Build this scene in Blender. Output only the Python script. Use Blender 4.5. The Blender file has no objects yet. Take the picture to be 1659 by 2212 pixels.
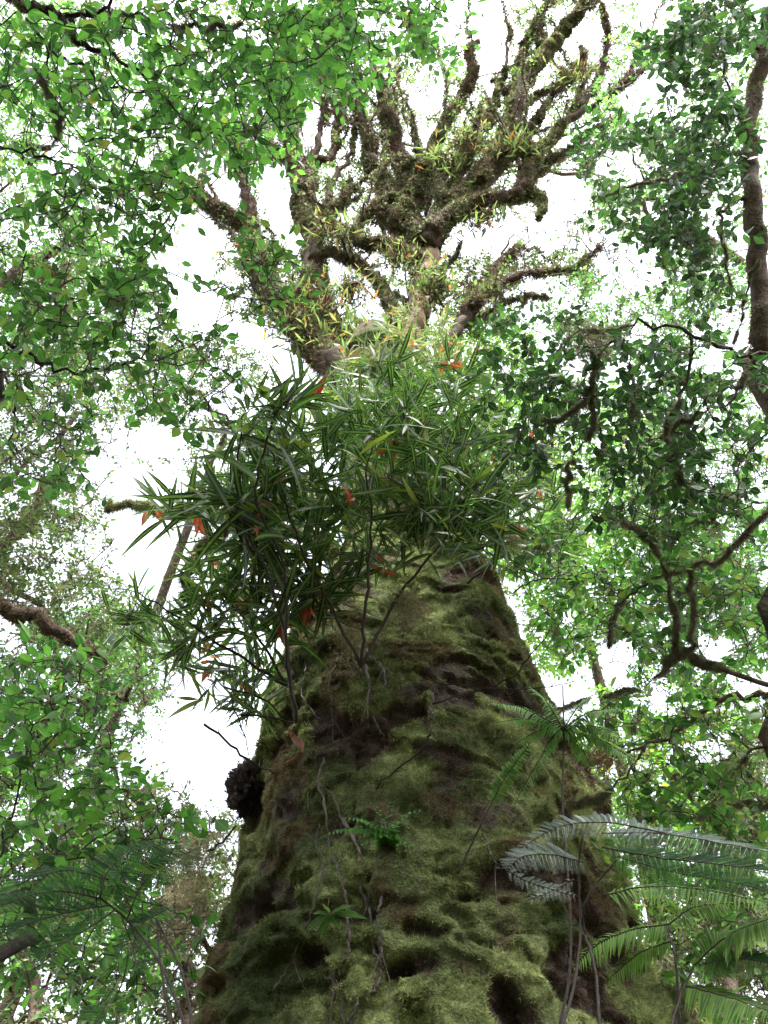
import bpy, math, random
import numpy as np
from mathutils import Matrix, Vector

random.seed(7)
rng = np.random.default_rng(7)
scene = bpy.context.scene
PI = math.pi

# ------------------------------------------------------------------ camera
PITCH = math.radians(50.0)
EYE = np.array([0.0, 0.0, 1.5])
cam_d = bpy.data.cameras.new('camera')
cam = bpy.data.objects.new('camera', cam_d)
scene.collection.objects.link(cam)
cam.location = EYE
cam.rotation_euler = (math.radians(90) + PITCH, 0, 0)
cam_d.sensor_fit = 'VERTICAL'
cam_d.sensor_height = 36
cam_d.lens = 29
cam_d.clip_end = 500
scene.camera = cam

# ------------------------------------------------------------------ world, sun, exposure
SUN_EL, SUN_AZ = math.radians(63), math.radians(165)
world = bpy.data.worlds.new('World')
scene.world = world
world.use_nodes = True
wn = world.node_tree
wn.nodes.clear()
sky = wn.nodes.new('ShaderNodeTexSky')
sky.sky_type = 'NISHITA'
sky.sun_disc = False
sky.sun_elevation = SUN_EL
sky.sun_rotation = SUN_AZ
sky.dust_density = 3.0
bw = wn.nodes.new('ShaderNodeRGBToBW')
mixw = wn.nodes.new('ShaderNodeMix'); mixw.data_type = 'RGBA'
mixw.inputs[0].default_value = 0.80
bg = wn.nodes.new('ShaderNodeBackground')
bg.inputs['Strength'].default_value = 0.15
wo = wn.nodes.new('ShaderNodeOutputWorld')
wn.links.new(sky.outputs[0], bw.inputs[0])
wn.links.new(sky.outputs[0], mixw.inputs[6])
wn.links.new(bw.outputs[0], mixw.inputs[7])
wn.links.new(mixw.outputs[2], bg.inputs[0])
wn.links.new(bg.outputs[0], wo.inputs[0])
sd = bpy.data.lights.new('sun', 'SUN')
sd.energy = 1.5
sd.angle = math.radians(20)
sd.color = (1.0, 0.97, 0.92)
sun = bpy.data.objects.new('sun', sd)
scene.collection.objects.link(sun)
# the overcast bright patch is high and a little behind the viewer
sv = Vector((math.sin(SUN_AZ) * math.cos(SUN_EL), math.cos(SUN_AZ) * math.cos(SUN_EL), math.sin(SUN_EL)))
sun.rotation_euler = sv.to_track_quat('Z', 'Y').to_euler()
vs = scene.view_settings
vs.view_transform = 'Standard'
vs.look = 'None'
vs.exposure = 3.4
vs.gamma = 1.0
vs.use_curve_mapping = False
cy = scene.cycles
cy.max_bounces = 7
cy.diffuse_bounces = 4
cy.glossy_bounces = 2
cy.transmission_bounces = 6
cy.transparent_max_bounces = 4
cy.caustics_reflective = False
cy.caustics_refractive = False

# ------------------------------------------------------------------ view geometry (1659 x 2212 layout units)
F = 1106 * 29 / 18.0
FW = np.array([0, math.cos(PITCH), math.sin(PITCH)])
UPV = np.array([0, -math.sin(PITCH), math.cos(PITCH)])
RT = np.array([1.0, 0, 0])


def P(u, v, r):
    d = FW + RT * ((u - 829.5) / F) + UPV * ((1106 - v) / F)
    return EYE + d / np.linalg.norm(d) * r


def PA(u, v, r):
    u, v, r = np.asarray(u, float), np.asarray(v, float), np.asarray(r, float)
    d = FW[None] + RT[None] * ((u - 829.5) / F)[:, None] + UPV[None] * ((1106 - v) / F)[:, None]
    return EYE + d / np.linalg.norm(d, axis=1)[:, None] * r[:, None]


def proj(p):
    q = np.asarray(p) - EYE
    z = q @ FW
    z = np.where(z > 0.05, z, 0.05)
    return 829.5 + F * (q @ RT) / z, 1106 - F * (q @ UPV) / z


# openings of the canopy (where the sky shows): u, v, ru, rv, strength
GAPS = np.array([
    (685, 275, 34, 62, 1), (260, 1000, 70, 85, 1), (330, 960, 70, 50, .9), (350, 1020, 60, 40, .9), (325, 1190, 115, 85, .97),
    (435, 535, 48, 80, 1), (365, 562, 40, 30, 1), (425, 665, 48, 60, 1), (600, 445, 38, 85, 1), (482, 425, 30, 50, 1),
    (270, 95, 35, 30, .8), (765, 290, 16, 60, .9), (350, 1277, 50, 60, .85), (500, 1402, 110, 40, .6),
    (20, 1380, 34, 34, .9), (75, 800, 24, 22, .8), (20, 800, 20, 20, .5), (500, 870, 60, 40, .75),
    (1065, 110, 36, 110, 1), (895, 300, 48, 45, .95), (930, 215, 45, 40, .85), (1200, 160, 36, 30, 1), (1215, 425, 72, 60, .97),
    (1080, 510, 110, 42, 1), (1190, 500, 60, 55, .95), (1355, 575, 85, 60, .92), (1380, 200, 50, 60, .9), (1345, 360, 60, 38, .9),
    (1420, 30, 60, 40, .9), (1540, 475, 22, 50, .85), (1610, 520, 20, 45, .8), (1580, 700, 40, 24, .85), (1180, 620, 60, 24, .9),
    (1300, 520, 60, 40, .8), (800, 655, 38, 48, .85), (1220, 640, 40, 30, .8), (1120, 470, 50, 25, .8), (1280, 80, 60, 60, .7),
    (1110, 1320, 30, 90, .97), (1330, 1432, 48, 52, .95), (1545, 1402, 50, 28, .9), (1530, 780, 34, 26, .85), (1240, 785, 34, 18, .8),
    (1555, 1020, 36, 30, .85), (1650, 1037, 24, 34, .85), (1600, 960, 24, 20, .7), (400, 1600, 52, 140, .98), (450, 1690, 80, 66, .97),
    (350, 1560, 46, 34, .7), (100, 2120, 22, 50, .9), (20, 2175, 34, 26, .9), (150, 1680, 30, 80, .5), (250, 1545, 36, 20, .7),
    (1430, 1505, 42, 34, .95), (1530, 1620, 42, 34, .8), (1395, 1970, 13, 44, .9), (1630, 2150, 26, 40, .8), (1555, 2100, 18, 30, .8),
    (1310, 1765, 16, 12, .9), (55, 1020, 40, 50, .4), (120, 350, 40, 60, .45), (60, 500, 60, 50, .55), (240, 450, 50, 40, .5), (150, 1400, 40, 25, .5),
    (1000, 60, 60, 60, .6), (830, 60, 50, 35, .7), (1480, 240, 40, 40, .45), (470, 1000, 60, 60, .6), (560, 1280, 40, 40, .4), (560, 60, 50, 30, .55),
    (1100, 1450, 30, 30, .5), (430, 120, 40, 30, .5), (300, 690, 40, 30, .5), (300, 220, 30, 30, .6)])


def gapval(u, v):
    du = (u[:, None] - GAPS[None, :, 0]) / GAPS[None, :, 2]
    dv = (v[:, None] - GAPS[None, :, 1]) / GAPS[None, :, 3]
    d = np.sqrt(du * du + dv * dv)
    d = d + 0.18 * np.sin(u * 0.11 + 1.7 * np.sin(v * 0.07))[:, None] + 0.12 * np.sin(v * 0.19 + u * 0.05)[:, None]
    return (np.clip((1.05 - d) / 0.22, 0, 1) * GAPS[None, :, 4]).max(axis=1)


TRV = np.array([1150, 1207, 1300, 1400, 1540, 1700, 1900, 2212])
TRL = np.array([760, 745, 690, 640, 585, 570, 490, 425])
TRR = np.array([1020, 1035, 1080, 1115, 1160, 1235, 1340, 1440])


def behind_trunk(u, v, r):
    return (v > 1150) & (u > np.interp(v, TRV, TRL) + 30) & (u < np.interp(v, TRV, TRR) - 30) & (r > 5)


# ------------------------------------------------------------------ noise
_tab = rng.random(4096).astype(np.float32)


def vnoise(p):
    p = np.asarray(p, float)
    i = np.floor(p).astype(np.int64)
    f = p - i
    f = f * f * (3 - 2 * f)
    out = 0
    for dx in (0, 1):
        for dy in (0, 1):
            for dz in (0, 1):
                h = ((i[:, 0] + dx) * 73856093) ^ ((i[:, 1] + dy) * 19349663) ^ ((i[:, 2] + dz) * 83492791)
                w = (f[:, 0] if dx else 1 - f[:, 0]) * (f[:, 1] if dy else 1 - f[:, 1]) * (f[:, 2] if dz else 1 - f[:, 2])
                out = out + w * _tab[(h ^ (h >> 7)) & 4095]
    return out


def fbm(p, o=4):
    s, a, t = 0, 0.5, 0
    p = np.asarray(p, float)
    for k in range(o):
        s = s + a * vnoise(p * (2 ** k) + 17.3 * k)
        t += a
        a *= 0.5
    return s / t


# ------------------------------------------------------------------ meshes
class Batch:
    """collects triangles with a colour and a per-leaf vector, links them as one mesh"""

    def __init__(self):
        self.v, self.f, self.c, self.l, self.n = [], [], [], [], 0

    def add(self, v, f, col=(0.2, 0.2, 0.2), leaf=None):
        v = np.asarray(v, np.float32).reshape(-1, 3)
        f = np.asarray(f, np.int32)
        if f.shape[1] == 4:
            f = np.concatenate([f[:, [0, 1, 2]], f[:, [0, 2, 3]]])
        self.v.append(v)
        self.f.append(f + self.n)
        col = np.asarray(col, np.float32)
        if col.ndim == 1:
            col = np.tile(col, (len(v), 1))
        self.c.append(col)
        self.l.append(np.zeros((len(v), 3), np.float32) if leaf is None else np.asarray(leaf, np.float32))
        self.n += len(v)

    def mesh(self, name, smooth=True):
        m = bpy.data.meshes.new(name)
        v = np.concatenate(self.v)
        f = np.concatenate(self.f)
        m.vertices.add(len(v))
        m.vertices.foreach_set('co', v.ravel())
        m.loops.add(len(f) * 3)
        m.loops.foreach_set('vertex_index', f.ravel())
        m.polygons.add(len(f))
        m.polygons.foreach_set('loop_start', np.arange(0, len(f) * 3, 3, dtype=np.int32))
        m.polygons.foreach_set('use_smooth', np.full(len(f), smooth, dtype=bool))
        c = np.ones((len(v), 4), np.float32)
        c[:, :3] = np.concatenate(self.c)
        a = m.color_attributes.new('Col', 'FLOAT_COLOR', 'POINT')
        a.data.foreach_set('color', c.ravel())
        a = m.attributes.new('leaf', 'FLOAT_VECTOR', 'POINT')
        a.data.foreach_set('vector', np.concatenate(self.l).ravel())
        m.update()
        m.validate()
        return m


coll = scene.collection


def thing(name, label, cat, loc, group=None):
    o = bpy.data.objects.new(name, None)
    coll.objects.link(o)
    o.location = tuple(float(x) for x in loc)
    o.empty_display_size = 0.1
    o['label'] = label
    o['category'] = cat
    if group:
        o['group'] = group
    return o


def link(name, mesh, mat, parent=None, kind=None, label=None):
    if mat is not None and not mesh.materials:
        mesh.materials.append(mat)
    o = bpy.data.objects.new(name, mesh)
    coll.objects.link(o)
    if parent is not None:
        o.parent = parent
        q = parent
        off = Vector((0, 0, 0))
        while q is not None:
            off += q.location
            q = q.parent
        o.location = -off
    if kind:
        o['kind'] = kind
    if label:
        o['label'] = label
    return o


def put(name, mesh, parent, M3, pos, label=None):
    """a small piece sharing its mesh; world frame M3 (3x3, scaled) and world position"""
    o = bpy.data.objects.new(name, mesh)
    coll.objects.link(o)
    o.parent = parent
    off = Vector((0, 0, 0))
    q = parent
    while q is not None:
        off += q.location
        q = q.parent
    M = Matrix([[float(M3[i][j]) for j in range(3)] + [float(pos[i] - off[i])] for i in range(3)] + [[0, 0, 0, 1]])
    o.matrix_basis = M
    if label:
        o['label'] = label
    return o


def unit(a):
    a = np.asarray(a, float)
    return a / np.maximum(np.linalg.norm(a, axis=-1, keepdims=True), 1e-9)


def frames(D, N, S):
    """columns: side, along, normal"""
    D = unit(D)
    X = unit(np.cross(D, N))
    Z = np.cross(X, D)
    S = np.asarray(S, float)
    if S.ndim == 1:
        S = S[:, None].repeat(3, 1)
    return np.stack([X * S[:, :1], D * S[:, 1:2], Z * S[:, 2:3]], axis=2)


def scatter(batch, tpl, M, pos, col, rnd=None):
    tv, tf = tpl
    n = len(pos)
    if n == 0:
        return
    V = np.einsum('nij,kj->nki', M, tv) + np.asarray(pos)[:, None, :]
    Fc = tf[None] + (np.arange(n) * len(tv))[:, None, None]
    col = np.asarray(col, np.float32)
    if col.ndim == 1:
        col = np.tile(col, (n, 1))
    C = np.repeat(col, len(tv), 0)
    L = np.zeros((n, len(tv), 3), np.float32)
    L[:, :, 0] = tv[None, :, 0]
    L[:, :, 1] = tv[None, :, 1]
    L[:, :, 2] = (rng.random(n) if rnd is None else rnd)[:, None]
    batch.add(V.reshape(-1, 3), Fc.reshape(-1, 3), C, L.reshape(-1, 3))


def leaf_tpl(width, ns, peak=0.45, fold=0.25, curl=0.12, stalk=0.0, wave=0.0, blunt=1.0):
    ts = [stalk] + [stalk + (1 - stalk) * (i + 1) / (ns + 1) for i in range(ns)] + [1.0]
    V, Fc = [], []
    rows = []
    if stalk > 0:
        V.append((0, 0, 0))
        V.append((0.012, 0, 0.0))
        rows.append(None)
    for i, t in enumerate(ts):
        s = (t - stalk) / (1 - stalk)
        w = width * (math.sin(PI * s ** (math.log(0.5) / math.log(peak)))) ** blunt if 0 < s < 1 else 0
        z = -curl * t * t
        k = len(V)
        if w < 1e-4:
            V.append((0, t, z))
            rows.append((k, k, k))
        else:
            zz = fold * w + wave * math.sin(i * 2.4)
            V += [(-w, t - 0.02, z + zz), (0, t, z), (w, t - 0.02, z + zz)]
            rows.append((k, k + 1, k + 2))
    rr = [r for r in rows if r]
    if stalk > 0:
        Fc.append((0, 1, rr[0][1]))
    for a, b in zip(rr[:-1], rr[1:]):
        for s in (0, 1):
            q = [a[s], a[s + 1], b[s + 1], b[s]]
            q = list(dict.fromkeys(q))
            if len(q) == 4:
                Fc += [(q[0], q[1], q[2]), (q[0], q[2], q[3])]
            elif len(q) == 3:
                Fc.append(tuple(q))
    return np.array(V, float), np.array(Fc, int)


BROAD = leaf_tpl(0.25, 5, 0.48, 0.16, 0.16, 0.12)
BROAD_B = leaf_tpl(0.27, 5, 0.5, 0.28, 0.05, 0.12)
BROAD_LO = leaf_tpl(0.26, 2, 0.47, 0.2, 0.15)
FAR = leaf_tpl(0.30, 1, 0.47, 0.25, 0.12)
LANCE = leaf_tpl(0.050, 7, 0.42, 0.35, 0.42, 0.02)
LANCE_B = leaf_tpl(0.044, 6, 0.45, 0.35, 0.12, 0.02)
LANCE_LO = leaf_tpl(0.048, 4, 0.42, 0.35, 0.3)
STRAP = leaf_tpl(0.075, 3, 0.5, 0.3, 0.2, 0, 0, 0.6)
FLAKE = leaf_tpl(0.34, 1, 0.55, -0.25, 0.25)
TUFT = (np.array([(-.10, 0, 0), (.10, 0, 0), (.30, .75, .35), (-.08, 0, .05), (.1, 0, -.05), (-.42, .7, .1), (-.07, 0, 0), (.07, .0, .07), (0, .95, -.25), (0, 0, -.08), (0, 0.0, .1), (.05, .6, .7)]),
        np.array([(0, 1, 2), (3, 4, 5), (6, 7, 8), (9, 10, 11)]))
HAIR = (np.array([(-.03, 0, 0), (.03, 0, 0), (.0, 1, .1), (-.0, 0, -.03), (.0, 0, .03), (.25, .8, 0), (-.02, .3, 0), (.02, .35, 0), (-.3, .75, -.1)]),
        np.array([(0, 1, 2), (3, 4, 5), (6, 7, 8)]))


def tpl_mesh(name, tpl, mat):
    b = Batch()
    tv, tf = tpl
    L = np.zeros((len(tv), 3)); L[:, :2] = tv[:, :2]
    b.add(tv, tf, (0.2, 0.2, 0.2), L)
    m = b.mesh(name)
    m.materials.append(mat)
    return m


def smooth_path(pts, n=None, jit=0.0):
    """Catmull-Rom through points (k,3)"""
    p = np.asarray(pts, float)
    if len(p) == 2:
        p = np.array([p[0], p.mean(0), p[1]])
    q = np.vstack([2 * p[0] - p[1], p, 2 * p[-1] - p[-2]])
    seg = len(p) - 1
    n = n or seg * 5
    out = []
    for t in np.linspace(0, seg - 1e-6, n + 1):
        i = int(t)
        f = t - i
        a, b, c, d = q[i], q[i + 1], q[i + 2], q[i + 3]
        out.append(0.5 * ((2 * b) + (c - a) * f + (2 * a - 5 * b + 4 * c - d) * f * f + (3 * b - a - 3 * c + d) * f ** 3))
    out = np.array(out)
    if jit:
        j = rng.normal(0, jit, out.shape)
        j[0] = 0
        out += j
    return out


def tube(path, rad, seg=8, rough=0.0, freq=6.0):
    path = np.asarray(path, float)
    n = len(path)
    rad = np.asarray(rad, float) * np.ones(n)
    T = unit(np.gradient(path, axis=0))
    up = np.array([0.13, 0.31, 0.94])
    X = unit(np.cross(T, up))
    Y = np.cross(T, X)
    a = np.arange(seg) * 2 * PI / seg
    ring = X[:, None] * np.cos(a)[None, :, None] + Y[:, None] * np.sin(a)[None, :, None]
    V = path[:, None] + ring * rad[:, None, None]
    if rough:
        fl = V.reshape(-1, 3)
        d = (fbm(fl * freq, 3) - 0.5) * 2 * rough
        d2 = (vnoise(fl * freq * 3.1 + 9) - 0.5) * rough * 0.7
        V = V + ring * (rad[:, None] * (d + d2).reshape(n, seg))[:, :, None]
    idx = np.arange(n * seg).reshape(n, seg)
    A, B = idx[:-1], idx[1:]
    q = np.stack([A, np.roll(A, -1, 1), np.roll(B, -1, 1), B], axis=2).reshape(-1, 4)
    V = V.reshape(-1, 3)
    V = np.vstack([V, path[0], path[-1]])
    k = n * seg
    c0 = np.stack([np.full(seg, k), np.roll(idx[0], -1), idx[0]], 1)
    c1 = np.stack([np.full(seg, k + 1), idx[-1], np.roll(idx[-1], -1)], 1)
    tri = np.concatenate([q[:, [0, 1, 2]], q[:, [0, 2, 3]], c0, c1])
    return V, tri


def tube_points(path, rad, n):
    """random points and outward normals on a tube"""
    path = np.asarray(path)
    rad = np.asarray(rad) * np.ones(len(path))
    T = unit(np.gradient(path, axis=0))
    L = np.r_[0, np.cumsum(np.linalg.norm(np.diff(path, axis=0), axis=1))]
    s = rng.random(n) * L[-1]
    P_ = np.stack([np.interp(s, L, path[:, k]) for k in range(3)], 1)
    R_ = np.interp(s, L, rad)
    TT = unit(np.stack([np.interp(s, L, T[:, k]) for k in range(3)], 1))
    X = unit(np.cross(TT, np.array([0.13, 0.31, 0.94])))
    Y = np.cross(TT, X)
    a = rng.random(n) * 2 * PI
    N = X * np.cos(a)[:, None] + Y * np.sin(a)[:, None]
    return P_ + N * R_[:, None], N, TT, R_


# ------------------------------------------------------------------ materials
def mat_new(name):
    m = bpy.data.materials.new(name)
    m.use_nodes = True
    nt = m.node_tree
    nt.nodes.clear()
    return m, nt, nt.nodes, nt.links


def ramp(nodes, stops):
    r = nodes.new('ShaderNodeValToRGB')
    e = r.color_ramp.elements
    while len(e) < len(stops):
        e.new(0.5)
    for k, (p, c) in enumerate(stops):
        e[k].position = p
        e[k].color = (*c, 1)
    return r


def leaf_material(name, stops, trans=0.5, tboost=(1.7, 2.15, 1.25), rough=0.38, spec=0.5, veins=26.0, spots=0.0):
    m, nt, N, L = mat_new(name)
    at = N.new('ShaderNodeAttribute'); at.attribute_name = 'leaf'
    sx = N.new('ShaderNodeSeparateXYZ'); L.new(at.outputs['Vector'], sx.inputs[0])
    oi = N.new('ShaderNodeObjectInfo')
    ad = N.new('ShaderNodeMath'); ad.operation = 'ADD'; L.new(sx.outputs[2], ad.inputs[0]); L.new(oi.outputs['Random'], ad.inputs[1])
    fr = N.new('ShaderNodeMath'); fr.operation = 'FRACT'; L.new(ad.outputs[0], fr.inputs[0])
    cr = ramp(N, stops); L.new(fr.outputs[0], cr.inputs[0])
    # midrib and side veins from the leaf's own coordinates
    ab = N.new('ShaderNodeMath'); ab.operation = 'ABSOLUTE'; L.new(sx.outputs[0], ab.inputs[0])
    m1 = N.new('ShaderNodeMath'); m1.operation = 'MULTIPLY_ADD'; L.new(ab.outputs[0], m1.inputs[0]); m1.inputs[1].default_value = -0.8; L.new(sx.outputs[1], m1.inputs[2])
    m2 = N.new('ShaderNodeMath'); m2.operation = 'MULTIPLY'; L.new(m1.outputs[0], m2.inputs[0]); m2.inputs[1].default_value = veins * 2
    sn = N.new('ShaderNodeMath'); sn.operation = 'SINE'; L.new(m2.outputs[0], sn.inputs[0])
    mr = N.new('ShaderNodeMapRange'); mr.inputs[1].default_value = 0.8; mr.inputs[2].default_value = 1.0; mr.inputs[3].default_value = 0; mr.inputs[4].default_value = 0.18; L.new(sn.outputs[0], mr.inputs[0])
    md = N.new('ShaderNodeMapRange'); md.inputs[1].default_value = 0.006; md.inputs[2].default_value = 0.02; md.inputs[3].default_value = 0.6; md.inputs[4].default_value = 0; L.new(ab.outputs[0], md.inputs[0])
    mx = N.new('ShaderNodeMath'); mx.operation = 'MAXIMUM'; L.new(mr.outputs[0], mx.inputs[0]); L.new(md.outputs[0], mx.inputs[1])
    tc = N.new('ShaderNodeTexCoord')
    nz = N.new('ShaderNodeTexNoise'); nz.inputs['Scale'].default_value = 9; nz.inputs['Detail'].default_value = 3
    geo = N.new('ShaderNodeNewGeometry'); L.new(geo.outputs['Position'], nz.inputs['Vector'])
    nr = N.new('ShaderNodeMapRange'); nr.inputs[1].default_value = 0.3; nr.inputs[2].default_value = 0.7; nr.inputs[3].default_value = 0.72; nr.inputs[4].default_value = 1.25; L.new(nz.outputs[0], nr.inputs[0])
    vm = N.new('ShaderNodeVectorMath'); vm.operation = 'SCALE'; L.new(cr.outputs[0], vm.inputs[0]); L.new(nr.outputs[0], vm.inputs[3])
    vc = N.new('ShaderNodeMix'); vc.data_type = 'RGBA'; L.new(mx.outputs[0], vc.inputs[0]); L.new(vm.outputs[0], vc.inputs[6]); vc.inputs[7].default_value = (0.16, 0.22, 0.06, 1)
    last = vc.outputs[2]
    if spots:
        n2 = N.new('ShaderNodeTexNoise'); n2.inputs['Scale'].default_value = 55; L.new(geo.outputs['Position'], n2.inputs['Vector'])
        s2 = N.new('ShaderNodeMapRange'); s2.inputs[1].default_value = 0.62; s2.inputs[2].default_value = 0.72; s2.inputs[4].default_value = spots; L.new(n2.outputs[0], s2.inputs[0])
        c2 = N.new('ShaderNodeMix'); c2.data_type = 'RGBA'; L.new(s2.outputs[0], c2.inputs[0]); L.new(last, c2.inputs[6]); c2.inputs[7].default_value = (0.28, 0.26, 0.03, 1)
        last = c2.outputs[2]
    pb = N.new('ShaderNodeBsdfPrincipled')
    L.new(last, pb.inputs['Base Color']); pb.inputs['Roughness'].default_value = rough
    pb.inputs['Specular IOR Level'].default_value = spec
    tb = N.new('ShaderNodeVectorMath'); tb.operation = 'MULTIPLY'; L.new(last, tb.inputs[0]); tb.inputs[1].default_value = tboost
    tr = N.new('ShaderNodeBsdfTranslucent'); L.new(tb.outputs[0], tr.inputs[0])
    ms = N.new('ShaderNodeMixShader'); ms.inputs[0].default_value = trans
    L.new(pb.outputs[0], ms.inputs[1]); L.new(tr.outputs[0], ms.inputs[2])
    o = N.new('ShaderNodeOutputMaterial'); L.new(ms.outputs[0], o.inputs[0])
    return m


def col_material(name, rough=0.95, noise=18.0, var=(0.6, 1.4), trans=0.0, bump=0.0, tint=None, spec=0.2):
    """albedo from the mesh's own colour, broken up by noise"""
    m, nt, N, L = mat_new(name)
    at = N.new('ShaderNodeAttribute'); at.attribute_name = 'Col'
    geo = N.new('ShaderNodeNewGeometry')
    nz = N.new('ShaderNodeTexNoise'); nz.inputs['Scale'].default_value = noise; nz.inputs['Detail'].default_value = 5
    L.new(geo.outputs['Position'], nz.inputs['Vector'])
    nr = N.new('ShaderNodeMapRange'); nr.inputs[1].default_value = 0.3; nr.inputs[2].default_value = 0.7; nr.inputs[3].default_value = var[0]; nr.inputs[4].default_value = var[1]
    L.new(nz.outputs[0], nr.inputs[0])
    vm = N.new('ShaderNodeVectorMath'); vm.operation = 'SCALE'; L.new(at.outputs['Color'], vm.inputs[0]); L.new(nr.outputs[0], vm.inputs[3])
    pb = N.new('ShaderNodeBsdfPrincipled'); L.new(vm.outputs[0], pb.inputs['Base Color'])
    pb.inputs['Roughness'].default_value = rough
    pb.inputs['Specular IOR Level'].default_value = spec
    o = N.new('ShaderNodeOutputMaterial')
    if bump:
        bp = N.new('ShaderNodeBump'); bp.inputs['Strength'].default_value = bump; bp.inputs['Distance'].default_value = 0.02
        n3 = N.new('ShaderNodeTexNoise'); n3.inputs['Scale'].default_value = noise * 4; n3.inputs['Detail'].default_value = 6
        L.new(geo.outputs['Position'], n3.inputs['Vector']); L.new(n3.outputs[0], bp.inputs['Height']); L.new(bp.outputs[0], pb.inputs['Normal'])
    if trans:
        tb = N.new('ShaderNodeVectorMath'); tb.operation = 'SCALE'; L.new(vm.outputs[0], tb.inputs[0]); tb.inputs[3].default_value = 1.5
        tr = N.new('ShaderNodeBsdfTranslucent'); L.new(tb.outputs[0], tr.inputs[0])
        ms = N.new('ShaderNodeMixShader'); ms.inputs[0].default_value = trans
        L.new(pb.outputs[0], ms.inputs[1]); L.new(tr.outputs[0], ms.inputs[2]); L.new(ms.outputs[0], o.inputs[0])
    else:
        L.new(pb.outputs[0], o.inputs[0])
    return m


G = dict(
    fresh=leaf_material('fresh_leaf', [(0, (.012, .034, .013)), (.22, (.024, .072, .022)), (.45, (.048, .125, .030)), (.8, (.080, .180, .036)), (.97, (.10, .19, .04)), (.995, (.17, .14, .04))], .58),
    mid=leaf_material('mid_green_leaf', [(0, (.012, .034, .012)), (.35, (.030, .082, .022)), (.8, (.065, .150, .032)), (.99, (.12, .13, .04))], 0.52, rough=0.45, spec=0.35),
    dark=leaf_material('dark_glossy_leaf', [(0, (.008, .022, .012)), (.5, (.012, .036, .016)), (.82, (.028, .075, .024)), (.95, (.06, .12, .035))], 0.27, rough=0.45, spec=0.35),
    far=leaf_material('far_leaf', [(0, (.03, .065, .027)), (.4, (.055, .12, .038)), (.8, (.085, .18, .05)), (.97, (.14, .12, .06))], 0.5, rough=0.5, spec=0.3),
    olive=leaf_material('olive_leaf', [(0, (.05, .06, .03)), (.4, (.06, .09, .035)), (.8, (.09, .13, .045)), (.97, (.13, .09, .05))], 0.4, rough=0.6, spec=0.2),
    lance=leaf_material('long_leaf', [(0, (.006, .016, .009)), (.5, (.010, .028, .013)), (.82, (.018, .056, .020)), (.95, (.04, .09, .025)), (.985, (.16, .17, .02))], 0.30, rough=0.42, veins=0.01, spots=0.5, spec=0.35),
    strap=leaf_material('strap_leaf', [(0, (.06, .09, .035)), (.45, (.10, .14, .055)), (.8, (.16, .18, .075)), (.93, (.22, .14, .06)), (.98, (.32, .08, .03))], 0.42, (1.4, 1.6, 1.1), rough=0.5, veins=0.01, spec=0.3),
    red=leaf_material('red_leaf', [(0, (.20, .012, .012)), (.5, (.34, .025, .015)), (1, (.32, .06, .02))], 0.4, (1.4, 1.2, 1.0), rough=0.45, veins=0.01),
    fern=leaf_material('fern_leaf', [(0, (.012, .035, .016)), (.5, (.018, .052, .02)), (1, (.03, .075, .026))], 0.45, rough=0.65, spec=0.2, veins=0.01),
    fernlime=leaf_material('lime_fern_leaf', [(0, (.035, .085, .02)), (.5, (.055, .12, .022)), (1, (.09, .14, .03))], 0.5, rough=0.65, spec=0.2, veins=0.01),
    fernsilver=leaf_material('silver_fern_leaf', [(0, (.03, .055, .04)), (.5, (.055, .085, .07)), (1, (.09, .12, .11))], 0.15, (1, 1.2, 1), rough=0.45, veins=0.01, spec=0.6),
)
G['fernmid'] = leaf_material('fresh_fern_leaf', [(0, (.035, .10, .025)), (.5, (.055, .14, .03)), (1, (.08, .17, .035))], 0.45, rough=0.6, veins=0.01, spec=0.25)
M_BARK = col_material('bark', 0.85, 14, (0.5, 1.5), 0, 0.8)
M_MOSS = col_material('moss', 1.0, 9, (0.65, 1.35), 0.25)
M_ROOT = col_material('root_bark', 0.6, 30, (0.6, 1.4), 0, 0.5, spec=0.4)
M_TRUNK = col_material('mossy_trunk_bark', 0.95, 25, (0.5, 1.5), 0, 1.0)
M_STEM = col_material('twig_bark', 0.7, 20, (0.7, 1.3), 0, 0.3)
LM = {}
for key, tpl in (('fresh', BROAD), ('mid', BROAD), ('dark', BROAD), ('far', BROAD_LO), ('olive', BROAD_LO), ('lance', LANCE), ('strap', STRAP), ('red', LANCE)):
    LM[key] = [tpl_mesh('leaf_' + key, tpl, G[key])]
for key in ('fresh', 'mid', 'dark'):
    LM[key].append(tpl_mesh('leaf_cupped_' + key, BROAD_B, G[key]))
LM['lance'].append(tpl_mesh('leaf_straight', LANCE_B, G['lance']))

BROWN = np.array([.060, .042, .030])
DARKB = np.array([.030, .022, .018])
MOSSY = np.array([.29, .33, .13])
MOSSD = np.array([.065, .085, .028])
MOSSB = np.array([.13, .09, .05])


def moss_colour(p, dark=0.0):
    a = (0.6 * fbm(p * 1.3 + 3, 3) + 0.4 * fbm(p * 5.5 + 13, 2))[:, None]
    b = fbm(p * 4.1 + 31, 2)[:, None]
    c = MOSSD + (MOSSY - MOSSD) * np.clip((a - 0.36) / 0.28, 0, 1)
    c = c + (MOSSB - c) * np.clip((b - 0.57) / 0.10, 0, 1) * 0.8
    j = rng.uniform(0.7, 1.3, (len(p), 1))
    return c * j * (1 - dark)


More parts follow.
